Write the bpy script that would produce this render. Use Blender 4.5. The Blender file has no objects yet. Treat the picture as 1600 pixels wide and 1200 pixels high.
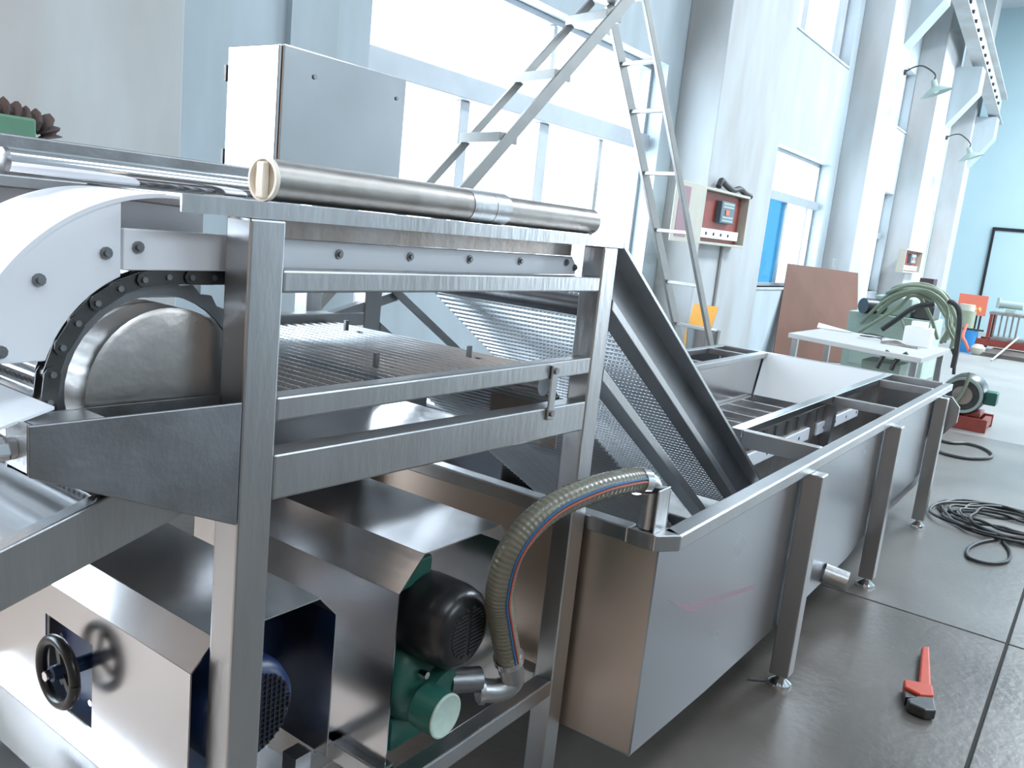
import bpy, bmesh, math, random
from mathutils import Vector as V, Matrix
random.seed(7)
S = bpy.context.scene
COL = S.collection
# ------------------------------------------------------------------ camera
YAW, PIT, ROL, FPX, CH = -0.60736, -0.18408, 0.104447, 1320.195, 1.65
fw = V((math.sin(YAW)*math.cos(PIT), math.cos(YAW)*math.cos(PIT), math.sin(PIT)))
r0 = fw.cross(V((0, 0, 1))).normalized(); u0 = r0.cross(fw)
rt = r0*math.cos(ROL)+u0*math.sin(ROL); up = -r0*math.sin(ROL)+u0*math.cos(ROL)
CAM = V((0, 0, CH))
cd = bpy.data.cameras.new('camera'); cam = bpy.data.objects.new('camera', cd); COL.objects.link(cam)
cd.sensor_width = 36; cd.lens = FPX/1600*36; cd.clip_start = .02; cd.clip_end = 300
cam.matrix_world = Matrix(((rt.x, up.x, -fw.x, CAM.x), (rt.y, up.y, -fw.y, CAM.y), (rt.z, up.z, -fw.z, CAM.z), (0, 0, 0, 1)))
S.camera = cam
def ray(x, y): return fw+rt*((x-800)/FPX)-up*((y-600)/FPX)
def at(x, y, ax, v):
    """photograph pixel -> world point on the plane ax = v"""
    d = ray(x, y); i = 'xyz'.index(ax)
    return CAM+d*((v-CAM[i])/d[i])
# ------------------------------------------------------------------ light
S.view_settings.view_transform = 'Standard'; S.view_settings.look = 'None'
S.view_settings.gamma = 1; S.view_settings.use_curve_mapping = False
S.view_settings.exposure = 0.68
w = bpy.data.worlds.new('sky'); S.world = w; w.use_nodes = True
bg = w.node_tree.nodes['Background']
bg.inputs[0].default_value = (0.86, 0.93, 1.0, 1); bg.inputs[1].default_value = 2.2
def area(name, loc, rot, sx, sy, power, col):
    l = bpy.data.lights.new(name, 'AREA'); l.shape = 'RECTANGLE'; l.size = sx; l.size_y = sy
    l.energy = power; l.color = col
    o = bpy.data.objects.new(name, l); o.location = loc; o.rotation_euler = rot; COL.objects.link(o); return o
PI = math.pi
SKYC = (0.80, 0.91, 1.0)
# added overhead lights under roof openings that are out of view
for y, p_ in ((-1.5, 60), (6.5, 90), (14.5, 750), (22.5, 1050)):
    area('added_roof_light', (2.2, y, 8.85), (0, 0, 0), 2.2, 4.0, p_, SKYC)
# added high fill lights on the unseen right wall; daylight of doorway and left windows
for y in (1.5, 9.5):
    area('added_high_fill', (8.93, y, 7.2), (0, PI/2, 0), 2.0, 5.0, 210, SKYC)
area('doorway_daylight', (8.9, 24, 2.4), (0, PI/2, 0), 4.4, 6.5, 600, SKYC)
area('window_daylight', (-4.85, 6.6, 2.35), (0, -PI/2, 0), 2.3, 4.3, 150, SKYC)
area('window_daylight', (-4.85, 13.5, 2.2), (0, -PI/2, 0), 2.1, 3.9, 90, SKYC)
# rear-left window daylight, then an added warm light over the unseen floor
area('window_daylight', (-4.85, -2.2, 2.4), (0, -PI/2, 0), 2.4, 4.0, 260, SKYC)
area('added_warm_light', (-2.9, -.6, 3.6), (0, 0, 0), .8, .5, 42, (1.0, 0.80, 0.66))

# ------------------------------------------------------------------ materials
def mat(name, col, rough=.5, metal=0., var=.0, col2=None, scale=3., bump=0., bscale=20., stretch=(1, 1, 1), rvar=0., emit=None, spec=.5, detail=5., alpha=None, trans=None):
    m = bpy.data.materials.new(name); m.use_nodes = True
    nt = m.node_tree; N = nt.nodes; Lk = nt.links; b = N['Principled BSDF']
    b.inputs['Roughness'].default_value = rough; b.inputs['Metallic'].default_value = metal
    b.inputs['Base Color'].default_value = (*col, 1); b.inputs['Specular IOR Level'].default_value = spec
    if trans: b.inputs['Transmission Weight'].default_value = trans
    tc = N.new('ShaderNodeTexCoord'); mp = N.new('ShaderNodeMapping'); Lk.new(tc.outputs['Object'], mp.inputs['Vector'])
    mp.inputs['Scale'].default_value = stretch
    if var or rvar:
        n = N.new('ShaderNodeTexNoise'); n.inputs['Scale'].default_value = scale; n.inputs['Detail'].default_value = detail
        Lk.new(mp.outputs[0], n.inputs['Vector'])
        rp = N.new('ShaderNodeValToRGB'); rp.color_ramp.elements[0].position = .36; rp.color_ramp.elements[1].position = .66
        Lk.new(n.outputs['Fac'], rp.inputs[0])
        if var:
            mx = N.new('ShaderNodeMix'); mx.data_type = 'RGBA'
            c2 = col2 or tuple(c*.6 for c in col)
            c2 = tuple(a*(1-var)+c*var for a, c in zip(col, c2))
            mx.inputs['A'].default_value = (*c2, 1); mx.inputs['B'].default_value = (*col, 1)
            Lk.new(rp.outputs[0], mx.inputs['Factor']); Lk.new(mx.outputs['Result'], b.inputs['Base Color'])
        if rvar:
            mr = N.new('ShaderNodeMapRange'); mr.inputs['To Min'].default_value = max(.03, rough-rvar); mr.inputs['To Max'].default_value = rough+rvar
            Lk.new(n.outputs['Fac'], mr.inputs['Value']); Lk.new(mr.outputs[0], b.inputs['Roughness'])
    if bump:
        n2 = N.new('ShaderNodeTexNoise'); n2.inputs['Scale'].default_value = bscale; n2.inputs['Detail'].default_value = 3
        Lk.new(mp.outputs[0], n2.inputs['Vector'])
        bp_ = N.new('ShaderNodeBump'); bp_.inputs['Strength'].default_value = bump; bp_.inputs['Distance'].default_value = .02
        Lk.new(n2.outputs['Fac'], bp_.inputs['Height']); Lk.new(bp_.outputs[0], b.inputs['Normal'])
    if emit:
        b.inputs['Emission Color'].default_value = (*emit[0], 1); b.inputs['Emission Strength'].default_value = emit[1]
    return m
STEEL = mat('brushed_stainless', (.50, .51, .52), .34, 1, .35, (.36, .34, .33), 6, .05, 60, (1, 1, .25), .10)
SHEET = mat('polished_stainless_sheet', (.60, .60, .61), .20, 1, .25, (.48, .45, .43), 3, .06, 3.5, (1, 1, 1), .07)
TANKM = mat('satin_stainless_sheet', (.47, .49, .52), .30, 1, .25, (.40, .41, .43), 2, rvar=.06, detail=2)
DARKST = mat('dull_grey_steel', (.30, .31, .33), .42, 1, .5, (.20, .19, .18), 9, .05, 50, (1, 1, 1), .1)
PIPEST = mat('mill_finish_steel_tube', (.34, .32, .30), .38, 1, .5, (.24, .21, .19), 14, .04, 40, (1, 1, 1), .1)
CHROME = mat('polished_tube_steel', (.80, .79, .80), .10, 1, .1, None, 5)
DRUM = mat('scuffed_drum_steel', (.48, .47, .46), .36, 1, .55, (.36, .31, .28), 5, .06, 30, (1, 1, 1), .12)
RAW = mat('brown_mottled_steel', (.46, .43, .41), .40, 1, .7, (.34, .27, .23), 10, .06, 30, (1, 1, 1), .12)
BELT = mat('woven_wire_steel', (.38, .40, .42), .34, 1, .3, None, 30)
CHAINM = mat('oiled_chain_steel', (.13, .13, .13), .38, 1, .4, None, 30)
POLY = mat('white_wear_plastic', (.80, .83, .88), .38, 0, .12, (.6, .63, .68), 3)
SLIDEW = mat('white_end_sheet', (.90, .94, .96), .22)  # even glossy white for the sloping sheet at the tank end
CAPM = mat('cream_cap_coating', (.80, .74, .64), .5)
ENDM = mat('satin_stainless_tan_reflection', (.66, .56, .48), .40, 1, .25, (.52, .43, .37), 2, .03, 3)  # tan floor reflection on the end panel put into the metal colour
ALU = mat('ladder_aluminium', (.36, .36, .35), .45, .8, .2, None, 8)
BLACK = mat('black_plastic', (.012, .012, .013), .28, 0)
RUBBER = mat('black_rubber', (.02, .02, .022), .5, 0, .4, (.05, .05, .05), 12)
GREENP = mat('green_pump_paint', (.022, .12, .092), .40, 0, .4, (.012, .07, .055), 7, .05, 30)
CAPW = mat('pale_filter_disc', (.44, .56, .50), .6, 0, .2, None, 60)
BLUEP = mat('blue_motor_paint', (.008, .024, .080), .38, 0, .4, (.004, .014, .045), 8)
HOSEM = mat('olive_reinforced_hose', (.17, .165, .125), .26, 0, .5, (.12, .115, .09), 20)
BLUES = mat('blue_stripe', (.02, .12, .28), .4); REDS = mat('red_stripe', (.42, .09, .06), .4)
PAINTB = mat('cool_white_wall_paint', (.47, .55, .60), .85, 0, .8, (.38, .43, .45), 2.2, .10, 6, (1, 1, .3), detail=9)
PAINTP = mat('pinkish_white_column_paint', (.50, .54, .56), .85, 0, .85, (.41, .40, .39), 1.8, .12, 6, (1, 1, .3), detail=9)
BACKP = mat('pale_cyan_wall_paint', (.40, .54, .58), .85, 0, .4, (.32, .43, .48), .5, .05, 4)
FRAMEM = mat('grey_window_aluminium', (.40, .43, .46), .45, .6, .2, None, 4)
RIGHTP = mat('grey_wall_paint', (.38, .42, .44), .9, 0, .3, (.22, .25, .28), 1)
TANW = mat('tan_brick_paint', (.52, .36, .25), .9, 0, .4, (.38, .25, .17), 4)
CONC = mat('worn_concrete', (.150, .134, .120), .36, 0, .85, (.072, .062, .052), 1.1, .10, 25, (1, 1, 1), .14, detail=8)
CEILM = mat('grey_roof_sheet', (.48, .52, .55), .8, 0, .2, None, 1)
PLY = mat('brown_plywood', (.19, .085, .055), .6, 0, .5, (.14, .06, .038), 3, .03, 30, (1, 1, .3))
PLYE = mat('pale_plywood_edge', (.5, .33, .2), .7)
YELB = mat('orange_yellow_board', (.75, .35, .04), .6, 0, .3, (.5, .2, .03), 5)
REDP = mat('red_oxide_paint', (.28, .05, .035), .55, 0, .4, (.14, .03, .02), 12)
ORANGE = mat('orange_red_enamel', (.62, .07, .03), .4, 0, .3, (.4, .05, .02), 15)
SIGNO = mat('faded_orange_board', (.80, .20, .13), .7)
BROWNC = mat('dark_brown_cloth', (.10, .075, .075), .9, 0, .5, None, 9)
CREAM = mat('cream_enamel', (.52, .50, .42), .5, 0, .3, (.4, .38, .32), 6)
PINKP = mat('pink_brown_door_print', (.34, .20, .24), .6)
WHITE = mat('white_card', (.85, .87, .88), .7)
BLUET = mat('blue_drum_plastic', (.03, .25, .60), .45)
BLUEG = bpy.data.materials.new('blue_window_glass')
PALEG = mat('pale_green_enamel', (.42, .52, .45), .6, 0, .4, (.3, .38, .33), 4)
TABLEM = mat('scuffed_white_tabletop', (.46, .46, .45), .5, 0, .4, (.42, .40, .40), 5, .02, 20)
HOSEG = mat('dusty_green_hose', (.25, .30, .22), .5, 0, .3, (.18, .2, .13), 9)
BREAK = mat('grey_blue_breaker', (.10, .16, .20), .5)
GREENB = mat('green_machine_paint', (.10, .24, .16), .6, 0, .4, (.07, .17, .12), 9)
LAMPM = mat('grey_green_lamp_enamel', (.33, .42, .40), .5)
MARKR = mat('pink_marker_paint', (.34, .24, .28), .6)
CONCF = mat('far_lit_concrete', (.31, .31, .295), .40, 0, .6, (.26, .25, .24), .8, .08, 25, (1, 1, 1), .12, detail=8)  # paler copy of the concrete: far floor light put into the colour
CONCM = mat('mid_lit_concrete', (.20, .192, .18), .38, 0, .75, (.125, .115, .105), 1.0, .08, 25, (1, 1, 1), .12, detail=8)  # middle step between near and far slabs, light put into the colour
CONCW = mat('warm_tan_concrete', (.46, .39, .34), .5, 0, .6, (.33, .28, .24), .9, .10, 25, (1, 1, 1), .14, detail=8)  # tan put into slabs behind the camera for the steel to reflect
GRIME = mat('dark_joint_grime', (.05, .05, .05), .9)
def glass(m, col, amt):
    m.use_nodes = True; nt = m.node_tree; nt.nodes.clear()
    o = nt.nodes.new('ShaderNodeOutputMaterial'); mx = nt.nodes.new('ShaderNodeMixShader')
    t = nt.nodes.new('ShaderNodeBsdfTransparent'); t.inputs[0].default_value = (*col, 1)
    g = nt.nodes.new('ShaderNodeBsdfGlossy'); g.inputs['Roughness'].default_value = .02
    mx.inputs[0].default_value = amt; nt.links.new(t.outputs[0], mx.inputs[1]); nt.links.new(g.outputs[0], mx.inputs[2]); nt.links.new(mx.outputs[0], o.inputs[0])
GLASS = bpy.data.materials.new('clear_window_glass'); glass(GLASS, (.96, .98, 1), .06); glass(BLUEG, (.20, .42, .55), .05)

# ------------------------------------------------------------------ mesh builder
OFF = {}
class B:
    def __init__(s): s.bm = bmesh.new()
    def quad(s, *p): s.bm.faces.new([s.bm.verts.new(V(q)) for q in p]); return s
    def prism(s, pts, vec):
        vec = V(vec); a = [s.bm.verts.new(V(p)) for p in pts]; b = [s.bm.verts.new(V(p)+vec) for p in pts]; n = len(pts)
        s.bm.faces.new(a); s.bm.faces.new(b[::-1])
        for i in range(n): s.bm.faces.new((a[i], b[i], b[(i+1) % n], a[(i+1) % n]))
        return s
    def box(s, x0, x1, y0, y1, z0, z1): return s.prism([(x0, y0, z0), (x1, y0, z0), (x1, y1, z0), (x0, y1, z0)], (0, 0, z1-z0))
    def bar(s, p, q, w_, h, upv=(0, 0, 1)):
        p, q = V(p), V(q); d = (q-p).normalized(); a = d.cross(V(upv))
        if a.length < 1e-4: a = d.cross(V((1, 0, 0)))
        a.normalize(); b = a.cross(d).normalized(); a *= w_/2; b *= h/2
        return s.prism([p-a-b, p+a-b, p+a+b, p-a+b], q-p)
    def cyl(s, p, q, r, r2=None, n=20, cap=True):
        p, q = V(p), V(q); d = (q-p).normalized(); a = d.orthogonal().normalized(); b = d.cross(a); r2 = r if r2 is None else r2
        A = [s.bm.verts.new(p+(a*math.cos(t)+b*math.sin(t))*r) for t in (2*PI*i/n for i in range(n))]
        C_ = [s.bm.verts.new(q+(a*math.cos(t)+b*math.sin(t))*r2) for t in (2*PI*i/n for i in range(n))]
        for i in range(n): s.bm.faces.new((A[i], A[(i+1) % n], C_[(i+1) % n], C_[i]))
        if cap: s.bm.faces.new(A[::-1]); s.bm.faces.new(C_)
        return s
    def lathe(s, p, d, prof, n=24):
        """prof: list of (along, radius)"""
        p, d = V(p), V(d).normalized(); a = d.orthogonal().normalized(); b = d.cross(a); prev = None
        for (t, r) in prof:
            c = p+d*t
            ring = [s.bm.verts.new(c+(a*math.cos(u)+b*math.sin(u))*max(r, 1e-4)) for u in (2*PI*i/n for i in range(n))]
            if prev:
                for i in range(n): s.bm.faces.new((prev[i], prev[(i+1) % n], ring[(i+1) % n], ring[i]))
            prev = ring
        return s
    def pipe(s, p, q, ro, ri, n=24):
        L_ = (V(q)-V(p)).length
        s.lathe(p, V(q)-V(p), [(0, ri), (0, ro), (L_, ro), (L_, ri), (0, ri)], n); return s
    def tube(s, pts, r, n=8, cap=True, rf=None):
        pts = [V(p) for p in pts]; prev = None; a = None
        for i, p in enumerate(pts):
            d = (pts[min(i+1, len(pts)-1)]-pts[max(i-1, 0)]).normalized()
            a = d.orthogonal().normalized() if a is None else (a-d*a.dot(d)).normalized()
            b = d.cross(a); rr = rf(i) if rf else r
            ring = [s.bm.verts.new(p+(a*math.cos(u)+b*math.sin(u))*rr) for u in (2*PI*k/n for k in range(n))]
            if prev:
                for k in range(n): s.bm.faces.new((prev[k], prev[(k+1) % n], ring[(k+1) % n], ring[k]))
            elif cap: s.bm.faces.new(ring[::-1])
            prev = ring
        if cap: s.bm.faces.new(prev)
        return s
    def mesh(s, name, m, off=V((0, 0, 0)), smooth=False):
        bmesh.ops.recalc_face_normals(s.bm, faces=s.bm.faces)
        if off.length: bmesh.ops.translate(s.bm, verts=s.bm.verts, vec=-off)
        me = bpy.data.meshes.new(name); s.bm.to_mesh(me); s.bm.free(); me.materials.append(m)
        if smooth:
            for p in me.polygons: p.use_smooth = True
            try: me.set_sharp_from_angle(angle=math.radians(40))
            except Exception: pass
        return me
    def build(s, name, m, parent=None, bev=0, smooth=False, label=None, kind=None, origin=None):
        if parent is None:
            if origin is None:
                xs = [v.co for v in s.bm.verts]; lo = V([min(v[i] for v in xs) for i in range(3)]); hi = V([max(v[i] for v in xs) for i in range(3)])
                origin = V(((lo.x+hi.x)/2, (lo.y+hi.y)/2, lo.z))
            off = V(origin)
        else: off = OFF[parent.name]
        me = s.mesh(name, m, off, smooth)
        o = bpy.data.objects.new(name, me); COL.objects.link(o)
        if parent is None: o.location = off
        else: o.parent = parent
        OFF[o.name] = off
        if bev:
            bv = o.modifiers.new('bevel', 'BEVEL'); bv.width = bev; bv.segments = 2; bv.limit_method = 'ANGLE'; bv.angle_limit = math.radians(40)
        if label: o['label'] = label
        if kind: o['kind'] = kind
        return o
def solid(o, t):
    md = o.modifiers.new('solidify', 'SOLIDIFY'); md.thickness = t; md.offset = 0; return o
def thing(name, loc, label, cat, group=None, kind=None):
    o = bpy.data.objects.new(name, None); COL.objects.link(o); o.location = loc; OFF[o.name] = V(loc); o.empty_display_size = .05
    if kind: o['kind'] = kind
    else: tag(o, label, cat, group)
    return o
def tag(o, label, cat, group=None):
    o['label'] = label; o['category'] = cat
    if group: o['group'] = group
    return o
def copy_part(o, parent, loc, rot=None, label=None):
    c = o.copy(); COL.objects.link(c); c.parent = parent; c.location = V(loc)-OFF[parent.name]
    if rot is not None: c.rotation_euler = rot
    OFF[c.name] = OFF[parent.name]
    if label: c['label'] = label
    return c
def part_at(mb, name, m, parent, loc, rot=(0, 0, 0), smooth=False, bev=0):
    """part whose mesh is modelled round its own origin"""
    me = mb.mesh(name, m, smooth=smooth); o = bpy.data.objects.new(name, me); COL.objects.link(o); o.parent = parent
    o.location = V(loc)-OFF[parent.name]; o.rotation_euler = rot; OFF[o.name] = OFF[parent.name]
    if bev:
        bv = o.modifiers.new('bevel', 'BEVEL'); bv.width = bev; bv.segments = 2; bv.limit_method = 'ANGLE'
    return o
def smoothpath(pts, n=10):
    pts = [V(p) for p in pts]; out = []
    P = [pts[0]*2-pts[1]]+pts+[pts[-1]*2-pts[-2]]
    for i in range(1, len(P)-2):
        a, b, c, d = P[i-1:i+3]
        for k in range(n):
            t = k/n; out.append(.5*((2*b)+(c-a)*t+(2*a-5*b+4*c-d)*t*t+(3*b-a-3*c+d)*t**3))
    out.append(pts[-1]); return out
HEX = lambda p, d, r, h: B().cyl(V(p), V(p)+V(d)*h, r, n=6)

# ================================================================== THE HALL
WX, PX, YB, YR, XR, ZC = -4.5, -4.0, 28.0, -7.0, 9.0, 9.0
floor = B().box(-5.2, 9.5, -7.5, 28.5, -.30, -.012).build('floor', GRIME, kind='structure', origin=(0, 0, 0))
jx = [-5.0, -.12, 4.6, 9.3]; jy = [-7.4, -2.0, 1.3, 4.37, 9.9, 15.4, 21.0, 28.4]
for i in range(3):
    for j in range(7):
        B().box(jx[i]+.006, jx[i+1]-.006, jy[j]+.006, jy[j+1]-.006, -.05, 0).build('concrete_slab', CONCW if j < 1 or (i == 0 and j < 2) else (CONCF if j > 3 else (CONCM if j == 3 else CONC)), floor, bev=.004)  # slab colour graded paler with distance in place of light
# left wall: built round the openings (Y0, Y1, z0, z1)
WINS = [(-4.2, -.1, 1.12, 3.56), (4.34, 8.85, 1.12, 3.56), (11.6, 15.5, 1.12, 3.25), (18.4, 20.5, 1.05, 3.2), (23.6, 25.6, 1.05, 3.2)]
CLER = [(-4.2, -.1, 4.95, 7.6), (4.34, 8.85, 4.95, 7.6), (11.6, 15.56, 4.9, 7.6), (19.3, 20.58, 4.55, 5.75), (23.4, 24.6, 4.4, 5.5)]
wl = B()
ops = sorted(WINS)
y = YR
for k in range(5):
    a, b, z0, z1 = WINS[k]; c0, c1, d0, d1 = CLER[k]
    lo = min(a, c0); hi = max(b, c1)
    wl.box(WX-.35, WX, y, lo, 0, ZC)
    wl.box(WX-.35, WX, lo, hi, 0, z0)
    if a > lo: wl.box(WX-.35, WX, lo, a, z0, z1)
    if b < hi: wl.box(WX-.35, WX, b, hi, z0, z1)
    wl.box(WX-.35, WX, lo, hi, z1, d0)
    if c0 > lo: wl.box(WX-.35, WX, lo, c0, d0, d1)
    if c1 < hi: wl.box(WX-.35, WX, c1, hi, d0, d1)
    wl.box(WX-.35, WX, lo, hi, d1, ZC)
    y = hi
wl.box(WX-.35, WX, y, YB, 0, ZC)
wl.build('wall_left', PAINTB, kind='structure', origin=(WX, 0, 0))
wb = B().box(WX-.35, XR+.35, YB, YB+.3, 0, ZC).build('wall_back', BACKP, kind='structure', origin=(0, YB, 0))
wr = B(); wr.box(XR, XR+.3, YR, 20.5, 0, ZC).box(XR, XR+.3, 27.5, YB, 0, ZC).box(XR, XR+.3, 20.5, 27.5, 4.8, ZC)
wr.build('wall_right', RIGHTP, kind='structure', origin=(XR, 0, 0))
B().box(WX-.35, XR+.35, YR-.3, YR, 0, ZC).build('wall_rear', TANW, kind='structure', origin=(0, YR, 0))
cl = B(); ys = [-7, -4, 1, 4, 9, 12, 17, 20, 25, 28.3]
cl.box(-5, .9, -7.3, 28.3, ZC, ZC+.2).box(3.5, 9.3, -7.3, 28.3, ZC, ZC+.2)
for k in range(0, 10, 2): cl.box(.9, 3.5, ys[k]-(.3 if k == 0 else 0), ys[k+1], ZC, ZC+.2)
cl.build('ceiling', CEILM, kind='structure', origin=(0, 0, ZC))
# pilasters with their crane corbels
PIL = [(.2, 2.6, None), (9.2, 11.3, None), (15.9, 17.5, (17.4, -3.45, 6.3)), (20.6, 22.6, (22.5, -3.45, 5.66)), (25.7, 26.5, (26.45, -3.5, 5.2))]
for i, (a, b, c) in enumerate(PIL):
    p = B().box(WX, PX, a, b, 0, ZC).build('trim_%d' % (i+1), PAINTP, kind='structure', bev=.01)
    p['label'] = 'whitewashed wall column with grime streaks'
    if c:
        y1, xt, zt = c; h = .55
        B().prism([(PX, y1-.5, zt-.75), (xt, y1-.5, zt), (xt, y1-.5, zt+h), (PX, y1-.5, zt+h)], (0, .5, 0)).build('corbel', PAINTB, p, bev=.008)
B().box(WX, WX+.05, 3.62, 4.0, 0, ZC).build('trim_6', PAINTB, kind='structure')
# crane beam carried by the corbels
cb = thing('crane_beam', (-3.5, 17.4, 6.8), 'grey riveted crane runway beam carried high along the window wall', 'beam')
P0, P1 = V((-3.55, 11.0, 7.85)), V((-3.62, 26.9, 5.72)); dd = (P1-P0)
B().prism([P0, P0+V((0, 0, .62)), P0+V((.02, 0, .62)), P0+V((.02, 0, 0))], dd).build('web', PAINTP, cb)
B().prism([P0+V((-.13, 0, -.03)), P0+V((.15, 0, -.03)), P0+V((.15, 0, 0)), P0+V((-.13, 0, 0))], dd).build('lower_flange', PAINTP, cb)
B().prism([P0+V((-.13, 0, .62)), P0+V((.15, 0, .62)), P0+V((.15, 0, .66)), P0+V((-.13, 0, .66))], dd).build('upper_flange', PAINTP, cb)
bolt = B().cyl((.0, 0, 0), (.05, 0, 0), .04, n=8)
b0 = part_at(bolt, 'bolt', GRIME, cb, P0+dd*.3+V((.02, 0, .30)))
for k in range(1, 22): copy_part(b0, cb, P0+dd*(.3+k*.031)+V((.02, 0, .30)))
# windows
def window(idx, y0, y1, z0, z1, mull, tr=None, sashes=(), blue=None):
    wn = thing('window_%d' % idx, (WX-.2, (y0+y1)/2, z0), '', '', kind='structure'); x0, x1 = WX-.26, WX-.18; t = .055
    for (a, b, c, d) in ((y0, y1, z0, z0+t), (y0, y1, z1-t, z1), (y0, y0+t, z0+t, z1-t), (y1-t, y1, z0+t, z1-t)):
        B().box(x0, x1, a, b, c, d).build('frame', FRAMEM, wn, bev=.004)
    if tr:
        B().box(x0-.02, x1+.09, y0+t, y1-t, tr[0], tr[1]).build('transom', FRAMEM, wn, bev=.006)
    for (yy, wd, za, zb) in mull:
        B().box(x0, x1, yy-wd/2, yy+wd/2, za, zb).build('mullion', FRAMEM, wn, bev=.004)
    xs = WX-.22
    B().box(xs-.003, xs+.003, y0+t, y1-t, (tr[1] if tr else z0+t), z1-t).build('pane', GLASS, wn)
    if tr:
        if blue:
            B().box(xs-.003, xs+.003, y0+t, blue, z0+t, tr[0]).build('blue_pane', BLUEG, wn, label='blue tinted sliding pane')
            B().box(xs-.003, xs+.003, blue, y1-t, z0+t, tr[0]).build('pane', GLASS, wn)
        else: B().box(xs-.003, xs+.003, y0+t, y1-t, z0+t, tr[0]).build('pane', GLASS, wn)
    B().box(WX-.18, WX+.02, y0, y1, z0-.04, z0).build('sill', PAINTP, wn, bev=.005)
window(1, *WINS[1], [(5.64, .12, 1.17, 2.62), (6.83, .16, 1.17, 2.62), (7.90, .07, 1.17, 2.62), (6.85, .06, 2.8, 3.5)], (2.62, 2.80))
window(2, *WINS[2], [(14.02, .10, 1.17, 2.46), (15.1, .05, 1.17, 2.46)], (2.46, 2.60), blue=13.97)
window(3, *WINS[3], [(19.7, .06, 1.1, 2.2)], (2.2, 2.32))
window(4, *WINS[4], [(24.6, .06, 1.1, 2.2)], (2.2, 2.32))
window(10, *WINS[0], [(-2.1, .1, 1.17, 2.62)], (2.62, 2.8))
for i, c in enumerate(CLER): window(5+i, *c, [((c[0]+c[1])/2, .05, c[2]+.05, c[3]-.05)])
# door in the back wall
dr = thing('door_1', (-2.9, YB, 0), '', '', kind='structure')
pa = at(1555, 360, 'y', YB-.05)
B().box(pa.x-.07, pa.x, YB-.06, YB, 0, pa.z).build('jamb', BLACK, dr)
B().box(pa.x-.07, pa.x+3.2, YB-.06, YB, pa.z, pa.z+.09).build('head', BLACK, dr)
B().box(pa.x+3.13, pa.x+3.2, YB-.06, YB, 0, pa.z).build('jamb', BLACK, dr)
B().box(pa.x, pa.x+1.55, YB-.03, YB, 0, pa.z).build('leaf', BACKP, dr)
B().box(pa.x+1.57, pa.x+3.13, YB-.03, YB, 0, pa.z).build('leaf', BACKP, dr)

# ================================================================== CONVEYOR
FX = -1.05; FXI = -1.11; FF = -1.86     # near frame plane, its inner side, far frame
cv = thing('mesh_belt_conveyor', (-1.45, 1.36, 0), 'stainless steel inclined mesh belt conveyor frame rising out of the wash tank', 'conveyor')
for (x0, x1) in ((FXI, FX), (FF-.06, FF)):
    for (y0, y1) in ((.80, .865), (1.85, 1.92)):
        p = B().box(x0, x1, y0, y1, .05, 1.622).build('post', STEEL, cv, bev=.004)
        B().lathe(((x0+x1)/2, (y0+y1)/2, 0), (0, 0, 1), [(0, .001), (0, .04), (.012, .035), (.03, .012), (.06, .012)], 14).build('foot', DARKST, p, smooth=True)
B().box(FX-.004, FX, .686, 1.945, 1.6225, 1.647).box(FXI, FX-.0045, .70, 1.945, 1.643, 1.647).build('top_rail', STEEL, cv)
B().box(-1.215, FXI-.0005, 1.30, 1.945, 1.640, 1.647).build('top_plate', STEEL, cv)
B().box(FF-.06, FF+.06, .686, 1.945, 1.622, 1.647).build('top_rail', STEEL, cv, bev=.003)
B().box(-1.128, -1.115, .88, 1.80, 1.592, 1.6215).build('rail_web', RAW, cv, label='brown web under the top rail')
for yy in (.95, 1.45): B().box(FF+.06, -1.20, yy, yy+.05, 1.62, 1.6465).build('cross_member', STEEL, cv, bev=.003)
B().box(FXI+.012, FX-.001, .866, 1.849, 1.511, 1.547).build('guide_rail', STEEL, cv, bev=.004)
B().box(FF-.05, FF, .866, 1.849, 1.511, 1.547).build('guide_rail', STEEL, cv, bev=.004)
sr = B().box(FXI+.02, FX-.001, .866, 1.849, 1.304, 1.345).build('support_rail', STEEL, cv, bev=.004)
B().box(FF-.05, FF, .866, 1.849, 1.304, 1.345).build('support_rail', STEEL, cv, bev=.004)
B().prism([(FX-.0005, .866, 1.172), (FX-.0005, 1.849, 1.154), (FX-.0005, 1.849, 1.231), (FX-.0005, .866, 1.250)], (-.05, 0, 0)).build('side_beam', STEEL, cv, bev=.004)
B().box(FF-.05, FF, .866, 1.849, 1.165, 1.24).build('side_beam', STEEL, cv, bev=.004)
hg = B().box(FX, FX+.006, 1.665, 1.69, 1.205, 1.338).build('hanger_strap', STEEL, cv, bev=.002)
for z in (1.222, 1.325): B().cyl((FX+.006, 1.677, z), (FX+.012, 1.677, z), .008, n=10).build('bolt', DARKST, hg)
# low frame rails
for (x0, x1) in ((FX-.05, FX-.001), (FF-.05, FF)):
    B().box(x0, x1, .866, 1.849, .402, .449).build('base_rail', STEEL, cv, bev=.004)
for (y0, z) in ((.80, .402), (1.25, .402), (1.85, .402)):
    B().box(FF+.001, FXI-.001, y0, y0+.045, z, z+.047).build('base_cross_rail', STEEL, cv, bev=.004)
B().box(-1.30, -1.26, .846, 1.849, .402, .449).build('base_rail', STEEL, cv, bev=.004)
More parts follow.
